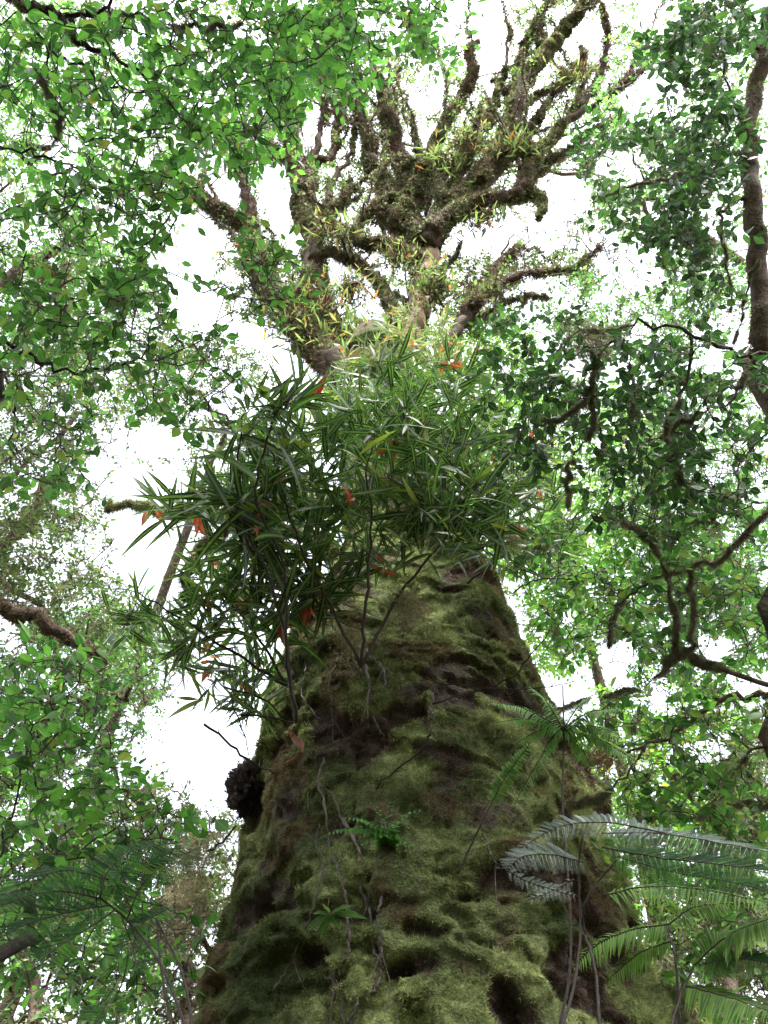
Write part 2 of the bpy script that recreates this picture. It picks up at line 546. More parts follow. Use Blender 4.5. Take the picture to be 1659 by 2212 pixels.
# ------------------------------------------------------------------ tree builder
def moss_fuzz(batch, path, rad, n, size, tpl=TUFT, colf=None, droop=0.3, dens_freq=3.0, thresh=0.42):
    p, N, T, R_ = tube_points(path, rad, n)
    k = fbm(p * dens_freq, 2) > thresh
    p, N, T = p[k], N[k], T[k]
    if len(p) == 0:
        return
    D = unit(N + rng.normal(0, 0.5, N.shape) + np.array([0, 0, -droop]))
    M = frames(D, rng.normal(0, 1, N.shape), rng.uniform(0.6, 1.4, len(p)) * size)
    c = colf(p) if colf is not None else moss_colour(p)
    scatter(batch, tpl, M, p - N * size * 0.25, c)


def grow(npos, nrad, targets, rmin, wig, ratio=0.62):
    """joins every target to the nearest piece of branch already there; returns limbs"""
    npos, nrad = list(npos), list(nrad)
    arr = np.array(npos)
    d0 = np.array([np.min(np.linalg.norm(arr - t, axis=1)) for t in targets]) if len(targets) else []
    order = np.argsort(d0)
    cap = len(npos) + len(targets) * 4 + 8
    buf = np.zeros((cap, 3)); rb = np.zeros(cap)
    m = len(npos)
    buf[:m] = arr; rb[:m] = nrad
    out = []
    for i in order:
        t = targets[i]
        d = np.linalg.norm(buf[:m] - t, axis=1)
        j = int(np.argmin(d))
        p0, r0 = buf[j].copy(), rb[j]
        L = d[j]
        if L < 1e-3:
            continue
        ra = max(rmin, min(r0 * ratio, rmin + L * 0.010))
        a = p0 + (t - p0) * 0.35 + rng.normal(0, wig, 3) * L + np.array([0, 0, 0.05 * L])
        b = p0 + (t - p0) * 0.72 + rng.normal(0, wig, 3) * L
        pts = np.array([p0, a, b, t])
        rs = np.array([ra, ra * 0.85, max(rmin, ra * 0.7), rmin])
        out.append((pts, rs))
        buf[m:m + 3] = pts[1:]
        rb[m:m + 3] = rs[1:]
        m += 3
    return out


def sample_region(regs, dens=1.0, gs=1.0):
    pts = []
    for (uc, vc, ru, rv, r0, r1, n) in regs:
        n = int(n * dens)
        k = 0
        tries = 0
        while k < n and tries < n * 6:
            tries += 1
            a = random.random() * 2 * PI
            s = math.sqrt(random.random())
            u, v = uc + ru * s * math.cos(a), vc + rv * s * math.sin(a)
            r = random.uniform(r0, r1)
            g = gapval(np.array([u]), np.array([v]))[0]
            if random.random() < g * gs:
                continue
            pts.append(P(u, v, r))
            k += 1
    return np.array(pts)


class Tree:
    def __init__(self, name, label, cat, base, group=None):
        self.t = thing(name, label, cat, base, group)
        self.npos, self.nrad = [], []
        self.moss = Batch()
        self.lv = dict(pos=[], D=[], N=[], S=[])

    def branch(self, pts, r0, r1, name='branch', seg=7, rough=0.25, moss=0, msize=0.03, jit=0.02, col=DARKB, colf=None, tpl=TUFT, mat=None, droop=0.3, thresh=0.42, label=None, freq=6.0, power=1.0, n=None, mossrad=1.0):
        path = smooth_path(pts, n, jit)
        rad = r0 + (r1 - r0) * np.linspace(0, 1, len(path)) ** power
        V, Q = tube(path, rad, seg, rough, freq)
        b = Batch()
        c = np.asarray(col)[None] * (0.6 + 0.8 * fbm(V * 5, 3)[:, None])
        b.add(V, Q, c)
        o = link(name, b.mesh(name), mat or M_BARK, self.t, None, label)
        if moss:
            L = np.linalg.norm(np.diff(path, axis=0), axis=1).sum()
            moss_fuzz(self.moss, path, rad * mossrad, int(moss * L * (r0 + r1) * 0.5 * 2 * PI), msize, tpl, colf, droop, thresh=thresh)
        self.npos += list(path[1:])
        self.nrad += list(rad[1:])
        return path, rad

    def twigs(self, regs, rmin=0.003, wig=0.10, col=DARKB, targets=None, dens=1.0):
        tg = sample_region(regs, dens, .8 if rmin >= .005 else 1.0) if targets is None else targets
        segs = grow(self.npos, self.nrad, tg, rmin, wig)
        b = Batch()
        ends, dirs, mids = [], [], []
        for pts, rs in segs:
            pth = smooth_path(pts, 5)
            V, Q = tube(pth, np.interp(np.linspace(0, 3, 6), range(4), rs), 4)
            b.add(V, Q, col)
            ends.append(pts[-1]); dirs.append(pts[-1] - pts[-2]); mids.append(pth)
        if segs:
            link('twig', b.mesh('twig'), M_STEM, self.t, 'stuff')
        return np.array(ends), unit(np.array(dirs)), np.array(mids)

    def leaves_on(self, ends, dirs, mids, per, size, up=1.0, spread=0.9, back=0.35, sjit=0.25, gap=0.97):
        """alternate leaves along the outer end of each twig"""
        n = len(ends)
        k = np.arange(per) / max(per - 1, 1)
        L = size * per * 0.42
        Dr = unit(dirs + rng.normal(0, 0.25, dirs.shape))
        s = k[None, :] * L
        base = ends - Dr * L * back
        pos = base[:, None] + Dr[:, None] * s[:, :, None]
        upv = unit(np.array([0, 0, 1.0]) + rng.normal(0, 0.35, (n, 3)))
        side = unit(np.cross(Dr, upv))
        sg = np.where(np.arange(per) % 2 == 0, 1.0, -1.0)[None, :, None] * np.ones((n, 1, 1))
        sg[:, -1] *= 0.15
        D = Dr[:, None] * rng.uniform(0.35, 0.9, (n, per, 1)) + side[:, None] * sg * spread + rng.normal(0, 0.25, (n, per, 3)) + np.array([0, 0, -0.12])
        N = upv[:, None] * up + rng.normal(0, 0.55, (n, per, 3))
        pos, D, N = pos.reshape(-1, 3), unit(D.reshape(-1, 3)), N.reshape(-1, 3)
        S = size * rng.uniform(1 - sjit, 1 + sjit, len(pos)) * np.clip(rng.normal(1, 0.15, len(pos)), 0.5, 1.4)
        self.push(pos, D, N, S, gap)
        # thin stalk the leaves sit on
        b = Batch()
        w = 0.0012 + size * 0.012
        X = side * w
        Z = np.cross(side, Dr) * w
        e = base + Dr * L
        V = np.stack([base + X, base - X * .5 + Z, base - X * .5 - Z, e], 1)
        f = np.array([(0, 1, 3), (1, 2, 3), (2, 0, 3)])[None] + (np.arange(n) * 4)[:, None, None]
        b.add(V.reshape(-1, 3), f.reshape(-1, 3), DARKB * 1.3)
        link('leaf_stalk', b.mesh('leaf_stalk'), M_STEM, self.t, 'stuff')

    def push(self, pos, D, N, S, gap=0.97):
        if gap:
            u, v = proj(pos + D * (S * 0.5)[:, None])
            r = np.linalg.norm(pos - EYE, axis=1)
            k = (rng.random(len(pos)) > gapval(u, v) * gap) & ~behind_trunk(u, v, r)
            k &= (u > -160) & (u < 1820) & (v > -160) & (v < 2360) | (rng.random(len(pos)) < 0.3)
            pos, D, N, S = pos[k], D[k], N[k], S[k]
        self.lv['pos'].append(pos); self.lv['D'].append(D); self.lv['N'].append(N); self.lv['S'].append(S)

    def finish(self, key, nobj, tpl, aspect=1.0, mosspart=True):
        if self.lv['pos']:
            pos, D, N, S = (np.concatenate(self.lv[k]) for k in ('pos', 'D', 'N', 'S'))
            Sv = np.stack([S * aspect * rng.uniform(0.85, 1.15, len(S)), S, S], 1)
            M = frames(D, N, Sv)
            u, v = proj(pos)
            vis = (u > 0) & (u < 1659) & (v > 0) & (v < 2212)
            sc = np.where(vis, S / np.linalg.norm(pos - EYE, axis=1), 0)
            o = np.argsort(-sc)
            big, rest = o[:nobj], o[nobj:]
            for q, i in enumerate(big):
                put('leaf', LM[key][q % len(LM[key])], self.t, M[i], pos[i])
            if len(rest):
                b = Batch()
                scatter(b, tpl, M[rest], pos[rest], (0.1, 0.1, 0.1))
                link('foliage', b.mesh('foliage'), G[key], self.t, 'stuff')
        if self.moss.n and mosspart:
            link('moss', self.moss.mesh('moss', False), M_MOSS, self.t, 'stuff')


def Q(lst, r=None):
    return [P(*(p if len(p) == 3 else (p[0], p[1], r))) for p in lst]


# ------------------------------------------------------------------ ground
b = Batch()
gx, gy = np.meshgrid(np.r_[np.linspace(-180, -14, 18), np.linspace(-12, 12, 60), np.linspace(14, 180, 18)],
                     np.r_[np.linspace(-180, -14, 18), np.linspace(-12, 12, 60), np.linspace(14, 180, 18)])
gp = np.stack([gx.ravel(), gy.ravel(), np.zeros(gx.size)], 1)
gp[:, 2] = (fbm(gp * 0.35, 4) - 0.5) * 0.5 - 0.05
n = gx.shape[0]
idx = np.arange(n * n).reshape(n, n)
q = np.stack([idx[:-1, :-1], idx[:-1, 1:], idx[1:, 1:], idx[1:, :-1]], 2).reshape(-1, 4)
b.add(gp, q, np.array([.07, .05, .03])[None] * (0.6 + fbm(gp * 1.1, 3)[:, None] * 0.8))
g = link('ground', b.mesh('ground'), col_material('forest_floor', 0.95, 6, (0.5, 1.5), 0, 1.0))
g['kind'] = 'structure'

# ------------------------------------------------------------------ the giant mossy tree
CY = 4.3
TZ = np.array([-.3, 0, 1.5, 2.9, 3.6, 4.15, 4.66, 5.19, 5.62, 6.06, 7.3, 8.9, 9.4])
TR = np.array([1.75, 1.65, 1.34, 1.12, 1.02, .92, .83, .72, .61, .50, .40, .42, .28])
TX = np.array([.2, .2, .2, .21, .19, .2, .12, .14, .18, .19, .08, -.10, -.12])


def trunk_surface(th, z):
    R0 = np.interp(z, TZ, TR)
    cx = np.interp(z, TZ, TX)
    dx, dy = np.sin(th), -np.cos(th)
    p = np.stack([dx * R0, dy * R0, z], 1)
    lob = 1 + 0.05 * np.sin(3 * th + 0.7 * z) + 0.035 * np.sin(5 * th - 0.5 * z + 1)
    wq = p + 0.35 * (np.stack([vnoise(p * 1.9 + 3), vnoise(p * 1.9 + 33), vnoise(p * 1.9 + 63)], 1) - 0.5)
    n1 = fbm(wq * np.array([1.8, 1.8, 2.2]) + 5, 3)
    n1b = fbm((wq + np.array([0, 0, 0.07])) * np.array([1.8, 1.8, 2.2]) + 5, 3)
    p1 = np.clip((n1 - 0.43) / 0.07, 0, 1); p1 = p1 * p1 * (3 - 2 * p1)
    under = np.clip((n1b - n1) * 9, -0.5, 0.4)
    n2 = fbm(wq * np.array([4.6, 4.6, 6.2]) + 50, 2)
    p2 = np.clip((n2 - 0.42) / 0.06, 0, 1)
    n3 = vnoise(p * 13.0 + 7)
    bil = 1 - np.abs(2 * n3 - 1)
    n4 = vnoise(p * 27.0 + 9)
    p3 = np.clip((fbm(wq * np.array([10.0, 10.0, 13.0]) + 20, 2) - 0.46) / 0.06, 0, 1)
    d = p1 * 0.085 + p2 * 0.05 + p3 * 0.022 + (fbm(p * 1.2 + 11, 2) - 0.5) * 0.22 + bil * 0.016 + n4 * 0.016 - 0.115
    d = d * (R0 / 1.05) ** 1.2
    R_ = R0 * lob + d
    pos = np.stack([cx + dx * R_, CY + dy * R_, z], 1)
    mossy = 0.335 + 0.155 * p1 + 0.10 * p2 + 0.26 * (fbm(p * np.array([2.6, 2.6, 1.9]) + 70, 3) - 0.5) * 2 - 0.16 * under
    return pos, mossy


giant = Tree('giant_mossy_tree', 'huge moss covered old tree in the centre, from its foot to its gnarled crown', 'tree', (0.2, CY, 0))
nt_, nz_ = 420, 700
tt = np.linspace(0, 1, nt_, endpoint=False) * 2 - 1
th = PI * (0.55 * tt + 0.45 * tt ** 3)
zz = np.r_[np.linspace(-.3, 2.2, 50, endpoint=False), np.linspace(2.2, 9.4, nz_ - 50)]
TH, ZZ = np.meshgrid(th, zz)
pos, mossy = trunk_surface(TH.ravel(), ZZ.ravel())
idx = np.arange(nt_ * nz_).reshape(nz_, nt_)
q = np.stack([idx[:-1], np.roll(idx[:-1], -1, 1), np.roll(idx[1:], -1, 1), idx[1:]], 2).reshape(-1, 4)
mc = moss_colour(pos) * 0.55
bk = np.array([.046, .034, .025])[None] * (0.5 + fbm(pos * np.array([14, 14, 3.0]), 3)[:, None])
k = np.clip((mossy - 0.39) / 0.06, 0, 1)[:, None]
b = Batch()
b.add(pos, q, bk * (1 - k) + mc * k)
trunk = link('trunk', b.mesh('trunk'), M_TRUNK, giant.t)

# moss carpet: sprigs standing on the trunk
N_S = 330000
zs = 2.3 + 6.6 * rng.random(N_S) ** 1.25
ths = rng.uniform(-1.75, 1.75, N_S)
keep = rng.random(N_S) < np.interp(zs, TZ, TR) / 1.1
zs, ths = zs[keep], ths[keep]
p0, ms = trunk_surface(ths, zs)
p1, _ = trunk_surface(ths + 0.01, zs)
p2, _ = trunk_surface(ths, zs + 0.01)
Nn = unit(np.cross(p1 - p0, p2 - p0))
prob = np.clip((ms - 0.37) / 0.08, 0.05, 1)
k = rng.random(len(p0)) < prob
p0, Nn, ms = p0[k], Nn[k], ms[k]
D = unit(Nn * 0.8 + rng.normal(0, 0.55, Nn.shape) + np.array([0, 0, -0.25]))
sz = 0.020 * rng.uniform(0.5, 1.5, len(p0)) * (0.35 + 1.4 * vnoise(p0 * 11))
sz *= np.clip(np.linalg.norm(p0 - EYE, axis=1) / 4.5, 0.8, 1.5)
b = Batch()
scatter(b, TUFT, frames(D, rng.normal(0, 1, D.shape), sz), p0 - Nn * 0.004, moss_colour(p0))
link('moss', b.mesh('moss', False), M_MOSS, trunk, 'stuff')
print('trunk moss', len(p0))

# reddish brown rootlet mats in the bare hollows of the trunk
k = rng.random(60000)
zs = 2.4 + 4.6 * rng.random(60000); ths = rng.uniform(-1.7, 1.7, 60000)
p0, ms = trunk_surface(ths, zs)
sel = (ms < 0.44) & (fbm(p0 * 2.3 + 90, 3) > 0.42) & (rng.random(60000) < .45)
p0 = p0[sel]
Nn = unit(p0 - np.stack([np.interp(p0[:, 2], TZ, TX), np.full(len(p0), CY), p0[:, 2]], 1))
D = unit(Nn * 0.6 + np.array([0, 0, -1.0]) + rng.normal(0, 0.5, Nn.shape))
b = Batch()
scatter(b, HAIR, frames(D, rng.normal(0, 1, D.shape), rng.uniform(.03, .075, len(p0))), p0, np.array([.085, .04, .03])[None] * rng.uniform(.4, 1.5, (len(p0), 1)))
link('rootlet_mat', b.mesh('rootlet_mat', False), M_MOSS, trunk, 'stuff')


def rl(v, o=0.0):
    return 8.5 + (800 - v) * 0.0078 + o


def flake_colour(p):
    a = rng.random((len(p), 1))
    g_ = np.array([.24, .26, .15]); g2 = np.array([.10, .13, .055]); br = np.array([.15, .10, .075])
    c = np.where(a < .32, g_, np.where(a < .6, g2, br))
    return c * rng.uniform(.6, 1.3, (len(p), 1))


def limb(pts, w0, w1, off=0.0, name='limb', moss=2600, offs=None, jit=0.018, col=BROWN):
    """pts in layout units, w = width in the same units"""
    wp = [P(u, v, rl(v, off if offs is None else offs[i])) for i, (u, v) in enumerate(pts)]
    ra = w0 * 0.5 * rl(pts[0][1], off) / F
    rb = w1 * 0.5 * rl(pts[-1][1], off) / F
    pth, rad = giant.branch(wp, ra * 0.72, rb * 0.42, name, 12, 0.4, 0, 0.05, jit, col, freq=5.0, n=len(pts) * 7)
    L = np.linalg.norm(np.diff(pth, axis=0), axis=1).sum()
    n = int(moss * L * (ra + rb) * PI * 0.5)
    moss_fuzz(giant.moss, pth, rad * 1.05, int(n * 1.3), 0.042, FLAKE, flake_colour, 0.7, 2.0, 0.40)
    moss_fuzz(giant.moss, pth, rad * 1.05, int(n * 1.0), 0.06, TUFT, lambda p: moss_colour(p) * 0.8, 0.5, 2.0, 0.42)
    moss_fuzz(giant.moss, pth, rad * 1.0, int(n * 0.6), 0.14, HAIR, lambda p: np.array([.10, .07, .05])[None] * rng.uniform(.4, 1.5, (len(p), 1)), 0.6, 1.5, 0.5)
    # slender side branches fanning up and out
    for q_ in range(int(L * 2.4)):
        k = random.randint(len(pth) // 3, len(pth) - 2)
        dr = unit(pth[k + 1] - pth[k])
        out_ = unit(dr * .9 + rng.normal(0, .33, 3) + np.array([0, 0, .35]))
        ln = random.uniform(.5, 1.9) * (.6 + rad[k] * 4)
        e1 = pth[k] + out_ * ln * .5 + rng.normal(0, .06, 3)
        e2 = pth[k] + out_ * ln + rng.normal(0, .12, 3) + np.array([0, 0, .15])
        uq, vq = proj(np.array([e1, e2]))
        if gapval(uq, vq).max() > .6:
            continue
        r_ = max(.012, rad[k] * random.uniform(.25, .45))
        p2_, r2_ = giant.branch([pth[k], e1, e2], r_, .004, 'side_branch', 6, .5, 0, 0, .03, BROWN, freq=6)
        moss_fuzz(giant.moss, p2_, r2_ + .008, int(ln * 190), .038, FLAKE, flake_colour, .7, 2.0, .4)
        moss_fuzz(giant.moss, p2_, r2_ + .008, int(ln * 130), .045, TUFT, lambda p: moss_colour(p) * .6, .7, 2.0, .4)
    return pth, rad


limb([(810, 920), (740, 790), (690, 690), (676, 588), (674, 512), (648, 450), (638, 368), (628, 287), (643, 235)], 130, 26)
limb([(655, 470), (670, 400), (664, 353), (715, 338), (725, 281), (736, 220), (745, 170)], 44, 14, 0.1)
limb([(680, 560), (700, 480), (740, 430), (770, 400)], 40, 20, -0.2)
limb([(800, 880), (740, 810), (640, 690), (580, 620), (545, 560), (540, 495), (500, 468), (435, 430), (372, 380), (348, 340)], 110, 26, -0.2)
limb([(545, 520), (540, 475), (532, 410), (505, 350), (490, 290)], 42, 16, 0.1)
limb([(830, 900), (870, 760), (905, 650), (925, 570), (915, 500)], 120, 86, 0.1, moss=260, col=np.array([.26, .18, .13]))
limb([(920, 540), (880, 490), (840, 470), (832, 409), (802, 358), (792, 286), (771, 230), (770, 180)], 76, 24)
limb([(910, 520), (870, 440), (878, 385), (850, 307), (836, 240), (828, 190), (800, 150), (822, 100)], 66, 22, 0.3)
limb([(915, 530), (960, 465), (1000, 420), (1040, 380), (1078, 327), (1105, 262), (1130, 180), (1190, 100), (1240, 40), (1290, -30)], 74, 34, -0.1)
limb([(900, 430), (930, 340), (955, 276), (1001, 205), (1022, 153), (1012, 118), (1032, 85)], 42, 15, 0.4)
limb([(930, 500), (1000, 450), (1060, 432), (1124, 412), (1142, 365), (1190, 297), (1237, 251), (1303, 215), (1365, 169), (1440, 100)], 52, 14, -0.3)
limb([(1100, 425), (1150, 420), (1175, 440), (1160, 470)], 40, 16, -0.2)
limb([(1085, 315), (1112, 200), (1122, 130), (1150, 61), (1195, -10)], 28, 12, 0.4)
limb([(1250, 235), (1292, 170), (1312, 90), (1300, 10)], 22, 10, 0.0)
limb([(1080, 330), (1100, 260), (1095, 200), (1060, 170)], 22, 8, 0.3)
limb([(880, 860), (960, 760), (1006, 680), (1058, 614), (1092, 560), (1124, 530)], 50, 14, -0.2)
limb([(1020, 665), (1058, 629), (1109, 604), (1186, 588), (1250, 573), (1300, 530)], 30, 9, -0.3)
limb([(1000, 690), (1022, 620), (1070, 578), (1110, 500)], 18, 6, 0.2)
limb([(860, 700), (832, 635), (802, 585), (735, 553), (690, 540)], 34, 30, -0.3)
limb([(905, 560), (832, 527), (790, 525), (766, 495), (800, 450), (850, 420)], 40, 26, -0.4)
limb([(960, 440), (940, 390), (900, 350), (870, 360)], 36, 20, -0.3)
limb([(1040, 390), (1060, 350), (1120, 330), (1170, 340)], 30, 12, -0.4)
limb([(640, 360), (600, 330), (560, 250)], 20, 6, 0.2)
limb([(1330, 190), (1370, 140), (1380, 80)], 12, 5, 0.2)
for pts, a_, b2 in [([(960, 440), (1010, 340), (1060, 240), (1090, 150), (1100, 60)], 28, 9), ([(1000, 430), (1080, 360), (1150, 270), (1210, 180), (1265, 110)], 36, 11),
                    ([(1124, 405), (1200, 340), (1290, 280), (1350, 255)], 26, 8), ([(700, 500), (716, 400), (758, 330), (765, 265)], 26, 8),
                    ([(850, 480), (890, 400), (905, 330), (890, 255)], 28, 8), ([(990, 700), (1050, 680), (1120, 645), (1195, 640)], 18, 6),
                    ([(1130, 190), (1160, 120), (1168, 30)], 20, 6), ([(1235, 255), (1262, 170), (1255, 95)], 18, 6),
                    ([(660, 380), (690, 290), (700, 200), (690, 120)], 22, 7), ([(900, 450), (960, 380), (1020, 300), (1040, 220)], 28, 8),
                    ([(1060, 340), (1130, 230), (1190, 190), (1290, 150)], 24, 8)]:
    limb(pts, a_, b2, random.uniform(-.6, .9))
# lower limbs reaching out to the left, behind the leafy shrub
wp = [P(800, 1120, 6.4), P(640, 1090, 6.8), P(500, 1100, 7.1), (P(390, 1108, 7.3)), P(300, 1095, 7.5), P(225, 1080, 7.7)]
pth, rad = giant.branch(wp, .085, .008, 'limb', 9, .5, 0, jit=.03, col=BROWN, freq=4)
moss_fuzz(giant.moss, pth, rad, 5000, .05); moss_fuzz(giant.moss, pth, rad, 1600, .09, HAIR, None, 1.2)
wp = [P(780, 1230, 6.2), P(560, 1130, 6.6), P(450, 1170, 6.9), P(412, 1240, 7.0), P(400, 1300, 7.0)]
pth, rad = giant.branch(wp, .08, .01, 'limb', 9, .5, 0, jit=.03, col=BROWN, freq=4)
moss_fuzz(giant.moss, pth, rad, 5000, .05); moss_fuzz(giant.moss, pth, rad, 1500, .09, HAIR, None, 1.2)
# the black burl on its left flank
cb = P(545, 1700, 4.75)
a = rng.random(3)
b = Batch()
uu, vv2 = np.meshgrid(np.linspace(0, 2 * PI, 60, endpoint=False), np.linspace(0.02, PI - 0.02, 40))
dirs = np.stack([np.cos(uu) * np.sin(vv2), np.sin(uu) * np.sin(vv2), np.cos(vv2)], 2).reshape(-1, 3)
rr = 0.135 * (1 + 0.9 * (fbm(dirs * 2.2 + 8, 3) - 0.5) + 0.5 * (fbm(dirs * 9, 2) - 0.5))
V = cb + dirs * rr[:, None] * np.array([1.0, 1.0, 1.05])
idx = np.arange(60 * 40).reshape(40, 60)
q = np.stack([idx[:-1], idx[1:], np.roll(idx[1:], -1, 1), np.roll(idx[:-1], -1, 1)], 2).reshape(-1, 4)
b.add(V, q, np.array([.018, .013, .012]))
V2, Q2 = tube(smooth_path([cb + [0.0, 0, 0], cb + [.15, .1, .0], cb + [.42, .25, .02]], 8), [.10, .13, .15, .16, .17, .17, .17, .17, .17], 14, .5, 5)
b.add(V2, Q2, np.array([.03, .022, .018]))
link('burl', b.mesh('burl'), M_BARK, giant.t, None, 'black knobbly burl on the left flank of the trunk')
sel = rng.integers(0, len(V), 900)
scatter(giant.moss, TUFT, frames(unit(dirs[sel] + [0, 0, .4]), rng.normal(0, 1, (900, 3)), rng.uniform(.015, .04, 900)), V[sel], np.array([.045, .03, .022]) * 0.9)

# fine crown of the giant
e, d, m_ = giant.twigs([(870, 240, 130, 200, 12.5, 15, 150), (1000, 330, 180, 160, 12, 14.5, 130), (1190, 300, 190, 200, 12, 15, 170),
                        (1230, 60, 200, 100, 14, 16, 150), (1200, 560, 150, 90, 10, 12, 130), (560, 430, 170, 190, 10.5, 13, 150),
                        (720, 420, 90, 160, 11.5, 13.5, 110), (1010, 640, 110, 90, 9, 11, 70), (560, 600, 110, 90, 9.3, 10.5, 90), (640, 200, 100, 120, 13, 15, 70)], 0.006, 0.14, BROWN)
giant.leaves_on(e, d, m_, 10, 0.05, gap=.9)
sel = rng.integers(0, len(m_), 9000)
pp = m_[sel, rng.integers(0, 6, 9000)] + rng.normal(0, .03, (9000, 3))
scatter(giant.moss, HAIR, frames(rng.normal(0, 1, (9000, 3)) + [0, 0, -.4], rng.normal(0, 1, (9000, 3)), rng.uniform(.04, .11, 9000)), pp, np.array([.16, .15, .09]))
giant.finish('olive', 280, FAR)


# ------------------------------------------------------------------ long-leaved shrubs growing on the trunk
def rosette(tree, c, axis, n, L, open_=0.75, gap=False):
    axis = unit(axis)
    x = unit(np.cross(axis, [.3, .2, .9])); y = np.cross(axis, x)
    a = np.arange(n) * 2.399 + random.random() * 6
    k = np.linspace(0, 1, n)
    rad = x[None] * np.cos(a)[:, None] + y[None] * np.sin(a)[:, None]
    op = open_ * (1.25 - 0.85 * k)
    D = unit(axis[None] * 1.0 + rad * op[:, None] * 1.25 + rng.normal(0, .3, (n, 3)) + np.array([0, 0, -.2]))
    N = axis[None] * 1.0 - rad * 0.5 + rng.normal(0, .2, (n, 3))
    pos = c + axis[None] * ((k - 0.8) * L * 1.1)[:, None] + rng.normal(0, .012, (n, 3))
    S = L * (0.6 + 0.5 * np.sin(PI * (0.25 + 0.65 * k))) * rng.uniform(.6, 1.2, n)
    kk = rng.random(n) > .15
    tree.push(pos[kk], D[kk], N[kk], S[kk], gap)


def long_shrub(label, base, mains, regs, nper, L, key='lance', nobj=290, tpl=LANCE_LO, red=8, group=None, axis_up=0.6, aspect=1.0, stemr=0.009, rmin=0.0026, rootcol=(.035, .028, .022)):
    t = Tree('epiphyte_shrub', label, 'shrub', base, group)
    t.npos, t.nrad = [np.array(base)], [stemr]
    for mp in mains:
        t.branch([np.array(base)] + [P(*q_) for q_ in mp], stemr, stemr * .45, 'stem', 6, .12, 0, 0, .006, rootcol, mat=M_STEM)
    tg = sample_region(regs, 1.25)
    e, d, m_ = t.twigs(None, rmin, 0.09, np.array(rootcol) * .9, targets=tg)
    for c, dd in zip(e, d):
        out = unit(dd + np.array([0, -.25, axis_up]) + rng.normal(0, .25, 3))
        rosette(t, c, out, nper + random.randint(-3, 3), L * random.uniform(.75, 1.15))
    # a few older leaves lower on the twigs
    sel = rng.integers(0, len(m_), len(m_) * 2)
    pp = m_[sel, rng.integers(2, 5, len(sel))]
    D = unit(d[sel] + rng.normal(0, .8, (len(sel), 3)))
    t.push(pp, D, np.array([0, 0, 1.0]) + rng.normal(0, .5, D.shape), np.full(len(sel), L * .8), False)
    for i in range(red):
        c = e[rng.integers(0, len(e))] + rng.normal(0, .05, 3)
        for j in range(3):
            D = unit(rng.normal(0, .6, 3) + [0, 0, -.6])
            put('leaf', LM['red'][0], t.t, frames(D[None], rng.normal(0, 1, (1, 3)), np.array([[L * 1.5, L * .42, L * .42]]))[0], c + rng.normal(0, .015, 3), 'red withered leaf')
    t.finish(key, nobj, tpl, aspect * 1.15)
    return t


tb = P(780, 1440, 3.75)
long_shrub('dark green long-leaved shrub in the centre, rooted on the mossy trunk', tb,
           [[(790, 1300, 3.7), (800, 1150, 3.75), (792, 1000, 3.8)], [(860, 1290, 3.9), (950, 1180, 4.0), (1000, 1080, 4.1)],
            [(700, 1280, 3.8), (640, 1150, 3.8), (590, 1010, 3.8)]],
           [(810, 1010, 230, 160, 3.7, 5.0, 78), (880, 880, 190, 110, 4.4, 5.8, 44), (980, 1080, 130, 90, 3.9, 4.8, 24), (700, 1180, 160, 80, 3.8, 4.6, 14), (1000, 1130, 90, 60, 3.8, 4.4, 8)], 11, .215)
long_shrub('long-leaved shrub with the biggest bright upright leaf fans, left of the centre clump', P(640, 1560, 3.7),
           [[(620, 1400, 3.6), (610, 1220, 3.6), (555, 1090, 3.5), (560, 1000, 3.5), (605, 880, 3.5)], [(600, 1300, 3.6), (520, 1100, 3.7), (520, 900, 3.7)]],
           [(600, 900, 70, 60, 3.4, 3.7, 5), (560, 1020, 110, 90, 3.5, 4.4, 14), (450, 1080, 110, 90, 3.8, 4.6, 9), (600, 1160, 110, 70, 3.8, 4.5, 12), (690, 1290, 70, 60, 3.8, 4.3, 8)], 10, .27)
long_shrub('low dark long-leaved shrub hanging out to the left below the others', P(620, 1480, 4.3),
           [[(520, 1420, 4.2), (400, 1340, 4.2), (300, 1280, 4.2)], [(560, 1380, 4.3), (470, 1260, 4.3), (440, 1180, 4.4)]],
           [(400, 1300, 180, 90, 4.0, 4.8, 30), (520, 1230, 120, 90, 4.0, 4.8, 18), (500, 1450, 110, 110, 4.2, 5.0, 22), (600, 1290, 80, 80, 4.0, 4.5, 10)], 11, .19)
long_shrub('small-leaved sprawl of long leaves right of the trunk top', P(1010, 1260, 5.2),
           [[(1080, 1200, 5.2), (1130, 1120, 5.4)]],
           [(1120, 1130, 120, 90, 4.9, 6.2, 36), (1060, 1000, 110, 70, 5.2, 6.5, 26)], 11, .23)
long_shrub('bright yellow-green leafy clump in the fork beneath the bare right stem', P(900, 900, 8.0),
           [[(900, 800, 8.0), (900, 700, 8.2)]],
           [(900, 740, 90, 80, 7.6, 8.6, 52), (960, 800, 90, 70, 7.4, 8.4, 30), (800, 780, 60, 60, 7.6, 8.4, 20)], 12, .17, 'strap', 280, LANCE_LO, 4, aspect=.7)
long_shrub('mid-green long-leaved clump behind the top of the centre shrub', P(860, 1080, 6.2),
           [[(800, 960, 6.3), (760, 860, 6.6)], [(930, 940, 6.3), (990, 860, 6.5)]],
           [(800, 870, 150, 80, 5.9, 7.0, 44), (980, 900, 110, 90, 5.8, 6.9, 36)], 12, .17, 'lance', 280, LANCE_LO, 5)

